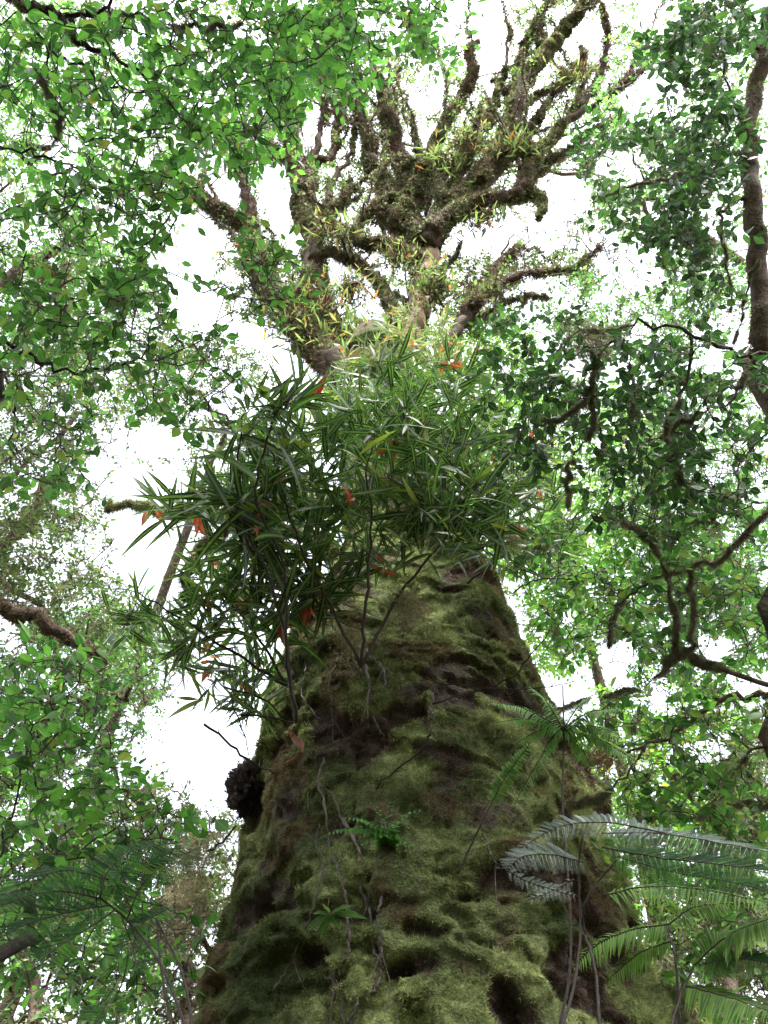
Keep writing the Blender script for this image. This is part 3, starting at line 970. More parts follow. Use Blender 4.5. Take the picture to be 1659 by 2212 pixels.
# ------------------------------------------------------------------ strap-leaved tufts perched on the forks
TUFTS = [(655, 640, 9.5, .26, 'orange tipped strap-leaved tuft on the left stem, highest one'), (700, 680, 9.2, .28, 'strap-leaved tuft on the right side of the left stem'),
         (630, 700, 9.1, .28, 'strap-leaved tuft on the left side of the left stem'), (740, 740, 8.9, .34, 'pale yellow tuft like a fountain between the two stems'),
         (680, 740, 8.9, .28, 'orange and green strap-leaved tuft below the left stem'), (590, 650, 9.6, .26, 'strap-leaved tuft on the far left limb'),
         (940, 620, 9.5, .3, 'yellow strap-leaved tuft right of the bare bark'), (560, 560, 10.1, .26, 'speckled tuft covering the bend of the far left limb'),
         (860, 560, 9.9, .22, 'small tuft left of the bare bark'), (1040, 470, 11, .28, 'yellow-green tuft hanging under the right hand limbs'),
         (950, 350, 11.8, .3, 'green strap-leaved tuft in the middle of the crown'), (1120, 320, 11.9, .28, 'green tuft beside the thick right limb'),
         (720, 500, 10.5, .3, 'feathery green tuft between the left stem and the middle limbs'), (1010, 310, 12, .26, 'loose green tuft beside the dark middle limb'),
         (1230, 165, 13.2, .28, 'spiky green tuft near the top right of the crown'), (760, 620, 9.6, .24, 'tuft hanging below the dark bridging limb')]
for i, (u, v, r, L, lab) in enumerate(TUFTS):
    c = P(u, v, r - 0.15)
    t = Tree('strap_leaf_tuft', lab, 'epiphyte', c, 'strap-leaved tufts on the forks of the giant tree')
    nn = 150
    cc = c + rng.normal(0, 1, (nn, 3)) * np.array([.16, .08, .18])
    D = unit(rng.normal(0, .6, (nn, 3)) + np.array([0, -.5, .25]))
    N = rng.normal(0, .5, (nn, 3)) + [0, -.2, 1]
    t.push(cc, D, N, L * rng.uniform(.25, .62, nn), False)
    b = Batch()
    for k in range(9):
        V, Q_ = tube(smooth_path([c + rng.normal(0, .02, 3), c + rng.normal(0, .1, 3), cc[k]], 4), [.012, .012, .01, .008, .005], 4)
        b.add(V, Q_, np.array([.12, .07, .04]))
    hc = c + rng.normal(0, 1, (260, 3)) * np.array([.12, .06, .14])
    scatter(b, TUFT, frames(rng.normal(0, 1, (260, 3)), rng.normal(0, 1, (260, 3)), rng.uniform(.04, .1, 260)), hc, np.array([.07, .06, .03])[None] * rng.uniform(.5, 1.6, (260, 1)))
    link('root_ball', b.mesh('root_ball'), M_MOSS, t.t)
    t.finish('strap', 150, STRAP)

# ------------------------------------------------------------------ trees around: foreground branches, then backdrop
lich = lambda p: np.array([.20, .19, .12])[None] * rng.uniform(.5, 1.4, (len(p), 1))


def tree(name, label, base, trunk_pts, tr0, tr1, branches, regs, per, size, key, nobj=290, tpl=BROAD_LO, group=None, moss=0, msize=.03, rmin=.0028,
         twcol=DARKB, bcol=DARKB, hang=0, trunkcol=None, wig=.10, up=1.0, fuzz=2500, dens=.66, bare=.5):
    t = Tree(name, label, 'tree', base, group)
    if trunk_pts:
        t.branch([np.array(base)] + trunk_pts, tr0, tr1, 'trunk', 10, .25, moss, msize, .02, trunkcol if trunkcol is not None else bcol)
    for (pts, w0, w1) in branches:
        wp = [P(*q_) for q_ in pts]
        ra = w0 * .33 * pts[0][2] / F
        rb_ = w1 * .28 * pts[-1][2] / F
        pth, rad = t.branch(wp, ra, rb_, 'branch', 7, .3, moss, msize, .01, bcol, colf=lich if hang else None, thresh=.40, freq=14)
        if hang:
            moss_fuzz(t.moss, pth, rad, int(hang * 900), .035, HAIR, lich, 1.6, 5.0, .5)
            moss_fuzz(t.moss, pth, rad, int(hang * 700), .022, TUFT, lich, .5, 5.0, .47)
    e, d, m_ = t.twigs(regs, rmin, wig, twcol, dens=dens)
    t.leaves_on(e, d, m_, per, size, up)
    if bare:
        t.twigs(regs, rmin * .8, wig, twcol * 1.6, dens=bare)
    if fuzz:
        n = int(fuzz)
        sel = rng.integers(0, len(m_), n)
        pp = m_[sel, rng.integers(0, 6, n)] + rng.normal(0, .012, (n, 3))
        scatter(t.moss, HAIR, frames(rng.normal(0, 1, (n, 3)) + [0, 0, -.8], rng.normal(0, 1, (n, 3)), rng.uniform(.02, .06, n) * size / .06), pp, lich(pp))
    t.finish(key, nobj, tpl)
    return t


# left foreground
tree('broadleaf_tree', 'leafy tree reaching in from the upper left with forked dark branches and round fresh leaves', (-3.6, 1.6, 0),
     [np.array([-3.5, 1.5, 2.5]), np.array([-3.0, 1.3, 4.5])] + [P(-60, -60, 4.6)], .16, .07,
     [([(-60, -60, 4.6), (35, 0, 4.4), (100, 25, 4.3), (140, 42, 4.2), (165, 85, 4.1), (210, 110, 4.1), (255, 128, 4.0), (330, 170, 4.0)], 26, 9),
      ([(100, 25, 4.3), (190, 38, 4.3), (235, 15, 4.3), (250, -30, 4.3)], 15, 8),
      ([(60, 40, 4.4), (125, 120, 4.2), (190, 145, 4.1), (240, 185, 4.0), (350, 210, 3.9), (395, 255, 3.8), (450, 287, 3.8), (545, 283, 3.7)], 9, 3),
      ([(200, 30, 4.3), (300, 35, 4.1), (400, 60, 4.0), (520, 50, 4.0)], 7, 3),
      ([(100, 100, 4.2), (95, 180, 4.1), (130, 240, 4.0), (120, 300, 4.0)], 7, 3)],
     [(230, 240, 240, 200, 3.2, 4.6, 120), (500, 260, 180, 120, 3.4, 4.6, 85), (480, 90, 260, 100, 3.4, 4.8, 95), (80, 110, 120, 130, 3.6, 5, 40), (700, 60, 170, 90, 3.8, 4.8, 55)],
     9, .049, 'fresh', moss=900, msize=.02, hang=2)
tree('broadleaf_tree', 'leafy tree at the left edge with one long black branch bending up', (-3.3, 2.6, 0),
     [np.array([-3.2, 2.5, 2.0]), P(-120, 900, 3.9), P(-60, 730, 4.0)], .12, .05,
     [([(-60, 730, 4.0), (0, 742, 3.9), (60, 765, 3.9), (120, 795, 3.8), (210, 802, 3.8), (262, 790, 3.7), (312, 755, 3.7), (350, 700, 3.7)], 16, 4),
      ([(-60, 770, 4.0), (0, 800, 3.9), (25, 850, 3.8), (50, 920, 3.8), (110, 935, 3.8), (165, 945, 3.7)], 10, 4),
      ([(-40, 300, 4.2), (0, 315, 4.0), (80, 335, 3.9), (190, 370, 3.8), (250, 400, 3.8), (310, 440, 3.7), (370, 482, 3.7), (386, 535, 3.7)], 8, 3),
      ([(-60, 720, 4.0), (-50, 500, 4.1), (-40, 300, 4.2)], 14, 9),
      ([(85, 780, 3.9), (105, 840, 3.8), (115, 920, 3.8), (150, 990, 3.7)], 5, 2),
      ([(140, 700, 3.8), (120, 640, 3.8), (150, 560, 3.8), (140, 500, 3.8)], 5, 2),
      ([(290, 770, 3.7), (380, 790, 3.6), (450, 770, 3.6), (500, 700, 3.7)], 5, 2)],
     [(170, 560, 200, 180, 3.1, 4.3, 115), (110, 760, 140, 120, 3.3, 4.4, 60), (350, 700, 130, 130, 3.3, 4.3, 55), (560, 600, 90, 90, 3.4, 4.2, 26), (110, 960, 120, 110, 3.2, 4.3, 36),
      (400, 860, 150, 70, 3.4, 4.4, 34), (330, 430, 110, 60, 3.2, 4.0, 24)],
     8, .053, 'mid', moss=300, msize=.015)
tree('broadleaf_sapling', 'bright green sapling leaning in from the lower left above the fern', (-2.4, 1.3, 0),
     [np.array([-2.3, 1.5, 1.2]), P(-60, 2080, 2.9), P(50, 1919, 3.1)], .045, .016,
     [([(50, 1919, 3.1), (130, 1869, 3.1), (200, 1819, 3.1), (285, 1762, 3.1), (330, 1745, 3.1)], 8, 3),
      ([(-60, 2000, 3.0), (20, 1760, 3.1), (60, 1600, 3.2), (160, 1500, 3.2), (225, 1440, 3.2)], 8, 3),
      ([(20, 1700, 3.1), (90, 1700, 3.1), (150, 1690, 3.1)], 4, 2)],
     [(110, 1560, 170, 160, 2.9, 3.9, 120), (180, 1800, 220, 130, 2.9, 3.9, 95), (110, 1980, 200, 160, 3.0, 4.0, 70), (330, 1780, 100, 60, 3.0, 3.6, 18), (280, 2060, 160, 140, 3.2, 4.2, 50)],
     8, .055, 'fresh')
# right foreground
tree('broadleaf_tree', 'dark mossy trunk standing upright along the right edge with dark leaves round it', (4.4, 4.2, 0),
     [np.array([4.0, 4.2, 3.0]), P(1680, 900, 6.6), P(1648, 737, 6.8), P(1640, 625, 7.0), P(1634, 500, 7.2), P(1622, 400, 7.4), P(1610, 320, 7.6), P(1628, 200, 7.9), P(1660, 60, 8.3), P(1690, -60, 8.6)], .085, .06,
     [([(1612, 345, 7.5), (1580, 330, 7.4), (1530, 360, 7.2), (1490, 412, 7.1)], 12, 5),
      ([(1530, 360, 7.2), (1455, 382, 7.0), (1380, 397, 6.8), (1280, 437, 6.7)], 8, 3),
      ([(1622, 420, 7.4), (1570, 445, 7.1), (1555, 478, 7.0), (1580, 600, 6.8), (1583, 668, 6.7)], 12, 5),
      ([(1640, 560, 7.0), (1610, 640, 6.9), (1590, 740, 6.8)], 7, 3),
      ([(1612, 280, 7.7), (1575, 200, 7.6), (1560, 100, 7.7), (1540, 20, 7.7)], 9, 4),
      ([(1650, 120, 8.1), (1600, 60, 8.0), (1560, -30, 8.0)], 12, 7)],
     [(1480, 200, 130, 200, 6.0, 7.9, 150), (1520, 60, 150, 90, 6.4, 8.2, 80), (1400, 420, 150, 140, 5.8, 7.2, 105), (1520, 420, 90, 150, 6.2, 7.4, 60), (1420, 540, 120, 70, 6.0, 7.0, 40), (1560, 640, 70, 90, 6, 7, 20), (1330, 330, 90, 50, 6.2, 7, 20)],
     9, .074, 'dark', moss=1500, msize=.03, hang=3, bcol=DARKB * 1.2, trunkcol=BROWN, fuzz=3500)
tree('broadleaf_tree', 'crooked tree on the right, lichen-hung branches arching over dense dark leaves', (3.6, 2.4, 0),
     [np.array([3.5, 2.5, 2.0]), P(1790, 1300, 4.2), P(1760, 900, 4.5), P(1700, 770, 4.6)], .11, .06,
     [([(1700, 770, 4.6), (1640, 765, 4.6), (1580, 760, 4.5), (1480, 715, 4.4), (1380, 700, 4.4), (1310, 718, 4.3), (1260, 705, 4.3)], 17, 5),
      ([(1340, 712, 4.4), (1300, 765, 4.3), (1280, 817, 4.2), (1270, 857, 4.2), (1225, 897, 4.2), (1155, 917, 4.1)], 11, 3),
      ([(1275, 840, 4.2), (1277, 927, 4.1), (1245, 977, 4.1), (1228, 1022, 4.1), (1225, 1090, 4.0)], 8, 3),
      ([(1490, 718, 4.4), (1480, 837, 4.3), (1435, 922, 4.2), (1455, 972, 4.1), (1470, 1040, 4.1)], 11, 4),
      ([(1640, 765, 4.6), (1600, 830, 4.5), (1560, 880, 4.4), (1490, 900, 4.3), (1420, 950, 4.3)], 11, 3),
      ([(1368, 700, 4.4), (1360, 800, 4.3), (1365, 900, 4.2)], 5, 2),
      ([(1700, 900, 4.6), (1600, 1000, 4.4), (1590, 1100, 4.3), (1480, 1130, 4.2)], 8, 3)],
     [(1150, 900, 130, 90, 3.9, 4.8, 52), (1190, 760, 150, 90, 4.1, 5.0, 52), (1330, 880, 170, 170, 4.0, 5.2, 110), (1500, 900, 170, 180, 4.0, 5.2, 90), (1430, 1060, 190, 100, 4.0, 5.1, 75),
      (1120, 980, 80, 60, 4.3, 5, 14), (1080, 700, 40, 80, 5.0, 6, 10), (1560, 780, 120, 70, 4.2, 5, 22)],
     8, .060, 'dark', moss=1500, msize=.012, hang=3, bcol=np.array([.05, .042, .03]))
tree('broadleaf_tree', 'tree on the right with one long lichen-fringed branch rising to the right edge', (3.9, 1.8, 0),
     [np.array([3.7, 1.9, 1.8]), P(1800, 1500, 3.8), P(1720, 1060, 4.2)], .08, .03,
     [([(1720, 1060, 4.2), (1655, 1112, 4.1), (1600, 1165, 4.1), (1540, 1213, 4.1), (1440, 1237, 4.1), (1370, 1277, 4.1), (1328, 1320, 4.1), (1315, 1390, 4.1)], 13, 4),
      ([(1440, 1237, 4.1), (1450, 1300, 4.0), (1462, 1390, 4.0), (1430, 1440, 4.0)], 9, 4),
      ([(1490, 1226, 4.1), (1500, 1330, 4.0), (1480, 1400, 4.0), (1380, 1480, 4.0), (1180, 1530, 3.9)], 5, 2),
      ([(1440, 1237, 4.1), (1400, 1160, 4.0), (1340, 1120, 4.0)], 5, 2)],
     [(1340, 1180, 190, 110, 3.9, 5.2, 90), (1540, 1180, 130, 130, 4.0, 5.2, 60), (1260, 1330, 130, 110, 4.2, 5.4, 70), (1450, 1350, 150, 90, 4.0, 5.2, 60), (1600, 1350, 100, 100, 4.0, 5.0, 36)],
     8, .056, 'mid', moss=1500, msize=.012, hang=3, bcol=np.array([.055, .045, .032]))
tree('broadleaf_tree', 'lower right tree with thick mossy brown branch slanting up and long narrow leaf whorls', (3.2, 1.9, 0),
     [np.array([3.2, 2.0, 1.5]), P(1790, 1700, 3.8), P(1720, 1500, 4.0)], .09, .05,
     [([(1720, 1500, 4.0), (1659, 1502, 4.0), (1555, 1516, 4.0), (1510, 1540, 4.0), (1455, 1585, 4.0), (1395, 1610, 4.0), (1330, 1634, 4.0), (1265, 1652, 4.1)], 22, 5),
      ([(1395, 1610, 4.0), (1340, 1690, 4.0), (1290, 1720, 4.0), (1220, 1735, 4.0)], 8, 3),
      ([(1740, 1560, 3.9), (1610, 1640, 3.9), (1560, 1710, 3.8), (1510, 1770, 3.8)], 9, 3),
      ([(1740, 1730, 3.8), (1659, 1736, 3.8), (1570, 1738, 3.8)], 14, 6),
      ([(1465, 1402, 4.1), (1500, 1420, 4.1), (1538, 1440, 4.1), (1720, 1500, 4.1)], 14, 20)],
     [(1560, 1600, 130, 110, 3.6, 4.4, 50), (1500, 1720, 160, 70, 3.7, 4.4, 46), (1350, 1560, 90, 70, 4.1, 5, 26), (1600, 1850, 100, 110, 3.9, 4.8, 40), (1400, 1850, 120, 60, 4.4, 5.4, 40), (1560, 2050, 150, 150, 4.2, 5.2, 60)],
     8, .060, 'mid', moss=3000, msize=.02, hang=5, bcol=np.array([.09, .06, .04]))
tree('slender_tree', 'small-leaved tree overhead at the top centre left with arching twigs', (-1.5, -1.2, 0),
     [np.array([-1.4, -1.2, 3.0]), P(640, -420, 5.0), P(700, -120, 5.6)], .09, .035,
     [([(700, -120, 5.6), (720, 20, 5.8), (700, 120, 6.0), (650, 200, 6.1)], 9, 3), ([(720, 20, 5.8), (800, 100, 6), (850, 130, 6.2)], 6, 2), ([(700, -60, 5.7), (900, -10, 6), (1000, 60, 6)], 6, 2)],
     [(640, 130, 160, 110, 5.2, 6.6, 130), (820, 60, 130, 80, 5.4, 6.8, 65), (960, 60, 80, 80, 5.6, 6.8, 26), (560, 280, 100, 90, 5.4, 6.8, 50)],
     8, .068, 'fresh')

# backdrop trees, each standing on its own ground
EXTRA = {
    'mossy backdrop tree at the left edge halfway up': [([(-60, 1300, 6.6), (20, 1318, 6.6), (90, 1345, 6.6), (175, 1392, 6.6), (230, 1430, 6.7)], 46, 14)],
    'bright green backdrop tree at the lower left corner': [([(60, 2330, 5.4), (72, 2150, 5.8), (70, 2000, 6.2), (90, 1880, 6.4)], 30, 14)],
    'mossy-trunked backdrop tree in the lower right corner': [([(1600, 2330, 5.2), (1585, 2100, 5.6), (1592, 1900, 6.0), (1640, 1750, 6.2)], 42, 20)],
    'lichen-draped backdrop tree low on the left beside the trunk': [([(395, 2330, 6.2), (400, 2100, 6.4), (385, 1950, 6.7), (330, 1850, 7.0)], 26, 10)],
}
BACK = [
    # label, base, trunk top (u,v,r), radius, regions, key, size
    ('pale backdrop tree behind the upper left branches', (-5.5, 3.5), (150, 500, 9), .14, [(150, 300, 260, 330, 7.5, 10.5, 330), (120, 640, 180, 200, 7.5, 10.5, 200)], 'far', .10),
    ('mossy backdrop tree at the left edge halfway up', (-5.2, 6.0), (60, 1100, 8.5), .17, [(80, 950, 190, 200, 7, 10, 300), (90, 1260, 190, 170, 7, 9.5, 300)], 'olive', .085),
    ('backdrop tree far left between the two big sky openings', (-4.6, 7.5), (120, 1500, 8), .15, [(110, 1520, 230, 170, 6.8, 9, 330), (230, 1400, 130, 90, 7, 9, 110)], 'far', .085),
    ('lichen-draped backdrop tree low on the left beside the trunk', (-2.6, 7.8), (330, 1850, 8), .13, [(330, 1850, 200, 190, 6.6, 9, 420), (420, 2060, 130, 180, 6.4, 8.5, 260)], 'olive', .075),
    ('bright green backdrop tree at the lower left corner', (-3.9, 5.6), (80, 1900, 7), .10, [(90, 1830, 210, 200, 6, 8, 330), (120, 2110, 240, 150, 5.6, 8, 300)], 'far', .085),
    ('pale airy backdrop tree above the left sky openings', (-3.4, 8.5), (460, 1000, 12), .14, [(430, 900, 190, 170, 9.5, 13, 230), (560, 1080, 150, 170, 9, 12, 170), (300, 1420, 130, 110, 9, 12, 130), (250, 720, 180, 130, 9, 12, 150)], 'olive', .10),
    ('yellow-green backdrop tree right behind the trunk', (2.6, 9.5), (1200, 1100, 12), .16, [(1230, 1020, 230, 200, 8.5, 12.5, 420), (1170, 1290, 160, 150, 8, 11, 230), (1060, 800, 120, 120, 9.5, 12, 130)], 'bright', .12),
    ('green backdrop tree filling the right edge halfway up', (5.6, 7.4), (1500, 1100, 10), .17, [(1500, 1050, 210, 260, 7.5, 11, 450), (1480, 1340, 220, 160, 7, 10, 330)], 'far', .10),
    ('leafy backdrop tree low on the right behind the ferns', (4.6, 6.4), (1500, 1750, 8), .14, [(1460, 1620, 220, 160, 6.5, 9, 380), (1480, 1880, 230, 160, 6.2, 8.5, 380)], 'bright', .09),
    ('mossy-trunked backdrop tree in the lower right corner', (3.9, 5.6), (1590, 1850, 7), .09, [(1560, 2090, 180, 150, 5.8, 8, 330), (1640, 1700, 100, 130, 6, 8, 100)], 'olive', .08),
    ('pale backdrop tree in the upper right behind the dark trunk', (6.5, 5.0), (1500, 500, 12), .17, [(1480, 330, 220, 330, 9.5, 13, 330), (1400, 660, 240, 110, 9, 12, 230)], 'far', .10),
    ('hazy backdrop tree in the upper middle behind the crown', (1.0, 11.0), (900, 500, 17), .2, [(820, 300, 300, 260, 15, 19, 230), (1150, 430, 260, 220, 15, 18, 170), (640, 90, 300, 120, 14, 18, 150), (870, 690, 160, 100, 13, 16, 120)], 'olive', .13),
]
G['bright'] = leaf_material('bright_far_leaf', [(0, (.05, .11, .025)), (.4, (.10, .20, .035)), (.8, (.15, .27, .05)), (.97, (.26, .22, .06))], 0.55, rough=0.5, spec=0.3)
LM['bright'] = [tpl_mesh('leaf_bright', BROAD_LO, G['bright'])]
for (lab, (bx_, by_), (tu, tv, tr_), rad_, regs, key, size) in BACK:
    top = P(tu, tv, tr_)
    base = np.array([bx_, by_, 0.0])
    mid = base * .5 + top * .5 + np.array([bx_ * .12, .3, -.2])
    regs = [(a_, b_, c_, d_, e_, f_, int(g_ * 1.35)) for (a_, b_, c_, d_, e_, f_, g_) in regs]
    t = Tree('backdrop_tree', lab, 'tree', base, 'trees of the surrounding forest')
    ext = top + (top - mid) * .35 + np.array([.2, .1, 0])
    uq, vq = proj(np.array([top + (ext - top) * f_ for f_ in np.linspace(0, 1, 6)]))
    if gapval(uq, vq).max() > .4:
        ext = top + (top - mid) * .05
    t.branch([base, mid, top, ext], rad_ * .75, .01, 'trunk', 9, .4, 260, .06, .04, BROWN)
    for (pts, w0, w1) in EXTRA.get(lab, []):
        t.branch([P(*q_) for q_ in pts], w0 * .4 * pts[0][2] / F, w1 * .4 * pts[-1][2] / F, 'mossy_limb', 9, .5, 3200, .045, .02, BROWN, freq=5, colf=lambda p: np.array([.10, .075, .045])[None] * rng.uniform(.4, 1.6, (len(p), 1)))
    for (uc, vc, ru, rv, r0, r1, nn) in regs:
        for s in range(2):
            a = random.uniform(0, 6.28)
            p3 = P(uc + ru * .6 * math.cos(a), vc + rv * .6 * math.sin(a), (r0 + r1) / 2)
            st = t.npos[random.randint(4, len(t.npos) - 3)]
            for tr in range(8):
                p2 = (st + p3) / 2 + rng.normal(0, .25, 3)
                uq, vq = proj(np.array([st + (p3 - st) * f_ for f_ in np.linspace(.2, 1, 9)]))
                if gapval(uq, vq).max() < .5:
                    break
                a = random.uniform(0, 6.28)
                p3 = P(uc + ru * .6 * math.cos(a), vc + rv * .6 * math.sin(a), (r0 + r1) / 2)
                st = t.npos[random.randint(4, len(t.npos) - 3)]
            else:
                continue
            t.branch([st, p2, p3], rad_ * .18, .006, 'limb', 6, .4, 500, .05, .04, BROWN, colf=lich)
    e, d, m_ = t.twigs(regs, .005, .14, BROWN, dens=.85)
    t.leaves_on(e, d, m_, 16, size * .52, gap=.8)
    n = 5000 if key == 'olive' else 2500
    sel = rng.integers(0, len(m_), n)
    pp = m_[sel, rng.integers(0, 6, n)] + rng.normal(0, .02, (n, 3))
    scatter(t.moss, HAIR, frames(rng.normal(0, 1, (n, 3)) + [0, 0, -.9], rng.normal(0, 1, (n, 3)), rng.uniform(.05, .13, n)), pp, lich(pp))
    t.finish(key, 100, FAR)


# ------------------------------------------------------------------ ferns
def pinna_tpl(n, w, ang=0.5, lw=0.5, blunt=False, toothed=False):
    """a pinna one unit long with n pairs of leaflets"""
    V = [(-.008, 0, 0), (.008, 0, 0), (0, 1, -.06)]
    Fc = [(0, 1, 2)]
    for i in range(n):
        t = 0.05 + 0.93 * i / n
        l = w * (math.sin(PI * (0.18 + 0.80 * t)) ** 0.7)
        h = lw * 0.93 / n
        for sgn in (-1, 1):
            k = len(V)
            z = -.06 * t * t
            V += [(0, t - h * .3, z), (sgn * l * .5, t + l * ang * .5 - h, z - .01), (sgn * l, t + l * ang, z - .03), (sgn * l * .45, t + l * ang * .45 + h, z + .01)]
            Fc += [(k, k + 1, k + 2), (k, k + 2, k + 3)]
    V, Fc = np.array(V, float), np.array(Fc, int)
    return V, Fc


FM = {}
for key in ('fern', 'fernlime', 'fernsilver', 'fernmid'):
    FM[key, 'fine'] = tpl_mesh('pinna_fine_' + key, pinna_tpl(14, .15, .45, .30), G[key])
    FM[key, 'tip'] = tpl_mesh('pinna_plain_' + key, leaf_tpl(.065, 4, .3, .15, .3), G[key])
    FM[key, 'short'] = tpl_mesh('pinna_short_' + key, leaf_tpl(.24, 3, .4, .15, .2), G[key])


def fern(label, base, fronds, group=None, cat='fern', col=(.03, .022, .018)):
    """fronds: (points, half width in layout units, pinna kind, material key, pinna count, lean, facing)"""
    t = thing('fern', label, cat, base, group)
    for fr_ in fronds:
        pts, wid, kind, key, npin = fr_[:5]
        face = np.array(fr_[5] if len(fr_) > 5 else (0, -.85, .65), float)
        path = smooth_path([P(*q_) for q_ in pts], 24, .0006)
        b = Batch()
        V, Q_ = tube(path, np.linspace(.0024 if npin else .0040, .0008 if npin else .0026, len(path)), 5)
        b.add(V, Q_, col)
        o = link('frond' if npin else 'stipe', b.mesh('frond'), M_STEM, t)
        if not npin:
            continue
        L = np.r_[0, np.cumsum(np.linalg.norm(np.diff(path, axis=0), axis=1))]
        T = unit(np.gradient(path, axis=0))
        W = wid * pts[0][2] / F
        npin = int(npin * (1.1 if kind == 'fine' else 1.5))
        for i in range(npin):
            q_ = .04 + .95 * i / npin
            s = q_ * L[-1]
            c = np.array([np.interp(s, L, path[:, k]) for k in range(3)])
            tt_ = np.array([np.interp(s, L, T[:, k]) for k in range(3)])
            sd_ = unit(np.cross(tt_, face))
            l = W * (math.sin(PI * (0.22 + .76 * q_)) ** .8) + W * .04
            for sg in (-1, 1):
                D = unit(sd_ * sg + tt_ * .38 + rng.normal(0, .07, 3) + np.array([0, 0, -.18]))
                N = unit(face + rng.normal(0, .14, 3))
                S = l * random.uniform(.88, 1.1)
                put('pinna', FM[key, kind], o, frames(D[None], N[None], np.array([[S, S, S]]))[0], c)
    return t


r = 2.45
fern('dark feathery tree fern fronds spreading across the lower left corner', (-.9, 1.4, 0), [
    ([(425, 2290, 2.1), (350, 2089, 2.3), (275, 1989, r), (215, 1939, r)], 0, '', 'fern', 0),
    ([(385, 2290, 2.1), (352, 2120, 2.3), (338, 1985, r)], 0, '', 'fern', 0),
    ([(425, 2290, 2.1), (395, 2110, 2.3), (338, 1985, r)], 0, '', 'fern', 0),
    ([(275, 1985, r), (305, 1915, r), (360, 1865, 2.5), (432, 1830, 2.6)], 62, 'fine', 'fern', 20),
    ([(215, 1940, r), (235, 1880, r), (300, 1835, 2.5), (405, 1818, 2.6)], 67, 'fine', 'fern', 22),
    ([(215, 1940, r), (120, 1925, r), (20, 1950, 2.3), (-60, 1990, 2.2)], 64, 'fine', 'fern', 22),
    ([(235, 1955, r), (130, 1975, 2.4), (50, 2000, 2.3), (-40, 2050, 2.2)], 64, 'fine', 'fern', 22),
    ([(250, 1965, r), (200, 2000, 2.4), (120, 2050, 2.3), (50, 2110, 2.2)], 59, 'fine', 'fern', 20),
    ([(275, 1989, r), (310, 1990, r), (370, 1960, 2.5)], 45, 'fine', 'fern', 16),
    ([(235, 1900, r), (150, 1880, 2.4), (60, 1900, 2.3), (-20, 1950, 2.2)], 59, 'fine', 'fern', 20),
    ([(262, 1980, r), (285, 2040, 2.4), (300, 2110, 2.3)], 40, 'fine', 'fern', 16),
    ([(190, 2240, 2.2), (235, 2160, 2.3), (260, 2100, 2.4)], 51, 'fine', 'fern', 14)])
fern('silvery fern arching across the lower right in front of the trunk', (.75, 1.5, 0), [
    ([(1200, 2260, 2.1), (1240, 2130, 2.2), (1254, 2000, 2.3), (1250, 1880, 2.35), (1258, 1800, 2.35)], 0, '', 'fernsilver', 0),
    ([(1300, 2260, 2.1), (1285, 2090, 2.2), (1262, 2010, 2.3), (1268, 1940, 2.3), (1330, 1860, 2.35)], 0, '', 'fernsilver', 0),
    ([(1260, 1862, 2.35), (1190, 1846, 2.3), (1130, 1850, 2.25), (1092, 1880, 2.2)], 52, 'fine', 'fernsilver', 18, (0, -.9, .5)),
    ([(1440, 1800, 2.3), (1320, 1778, 2.35), (1210, 1785, 2.35), (1120, 1835, 2.3)], 50, 'fine', 'fernsilver', 26, (0, -.9, .5)),
    ([(1300, 1800, 2.35), (1420, 1800, 2.3), (1560, 1822, 2.2), (1720, 1850, 2.1)], 62, 'fine', 'fernsilver', 28, (0, -.8, .6)),
    ([(1095, 1880, 2.2), (1150, 1908, 2.2), (1250, 1938, 2.2)], 30, 'fine', 'fernsilver', 14, (0, -.9, .5)),
    ([(1300, 1830, 2.4), (1440, 1855, 2.35), (1580, 1870, 2.3), (1720, 1900, 2.2)], 85, 'fine', 'fern', 26),
    ([(1330, 1850, 2.45), (1460, 1885, 2.4), (1600, 1910, 2.3), (1720, 1950, 2.2)], 85, 'fine', 'fern', 26),
    ([(1240, 1900, 2.4), (1180, 1930, 2.4), (1120, 1950, 2.4)], 24, 'fine', 'fernsilver', 12)])
fern('yellow-green fern with plain leaflets below the silvery one', (1.0, 1.6, 0), [
    ([(1470, 2260, 2.3), (1460, 2080, 2.4), (1440, 2000, 2.5)], 0, '', 'fernlime', 0),
    ([(1300, 1935, 2.6), (1400, 1915, 2.6), (1540, 1925, 2.5), (1700, 1960, 2.4)], 46, 'tip', 'fernlime', 28),
    ([(1450, 1995, 2.5), (1360, 2010, 2.5), (1290, 2040, 2.5), (1235, 2095, 2.5)], 46, 'tip', 'fernlime', 24),
    ([(1460, 2030, 2.5), (1380, 2060, 2.5), (1310, 2120, 2.5)], 40, 'tip', 'fernlime', 20),
    ([(1440, 2000, 2.5), (1500, 1960, 2.5), (1600, 1950, 2.5)], 40, 'tip', 'fernlime', 20)])
fern('fresh green fern frond fanning out at the lower right edge', (1.1, 1.3, 0), [
    ([(1430, 2290, 2.1), (1468, 2160, 2.2), (1500, 2085, 2.3)], 0, '', 'fern', 0, ),
    ([(1500, 2085, 2.3), (1560, 2030, 2.3), (1630, 1995, 2.25), (1740, 1970, 2.2)], 72, 'tip', 'fernlime', 34),
    ([(1510, 2085, 2.3), (1590, 2070, 2.25), (1700, 2090, 2.2)], 66, 'fine', 'fern', 26),
    ([(1480, 2130, 2.25), (1560, 2150, 2.2), (1680, 2190, 2.1)], 60, 'tip', 'fernlime', 26)])
r = 2.7
hub = (1217, 1575, r)
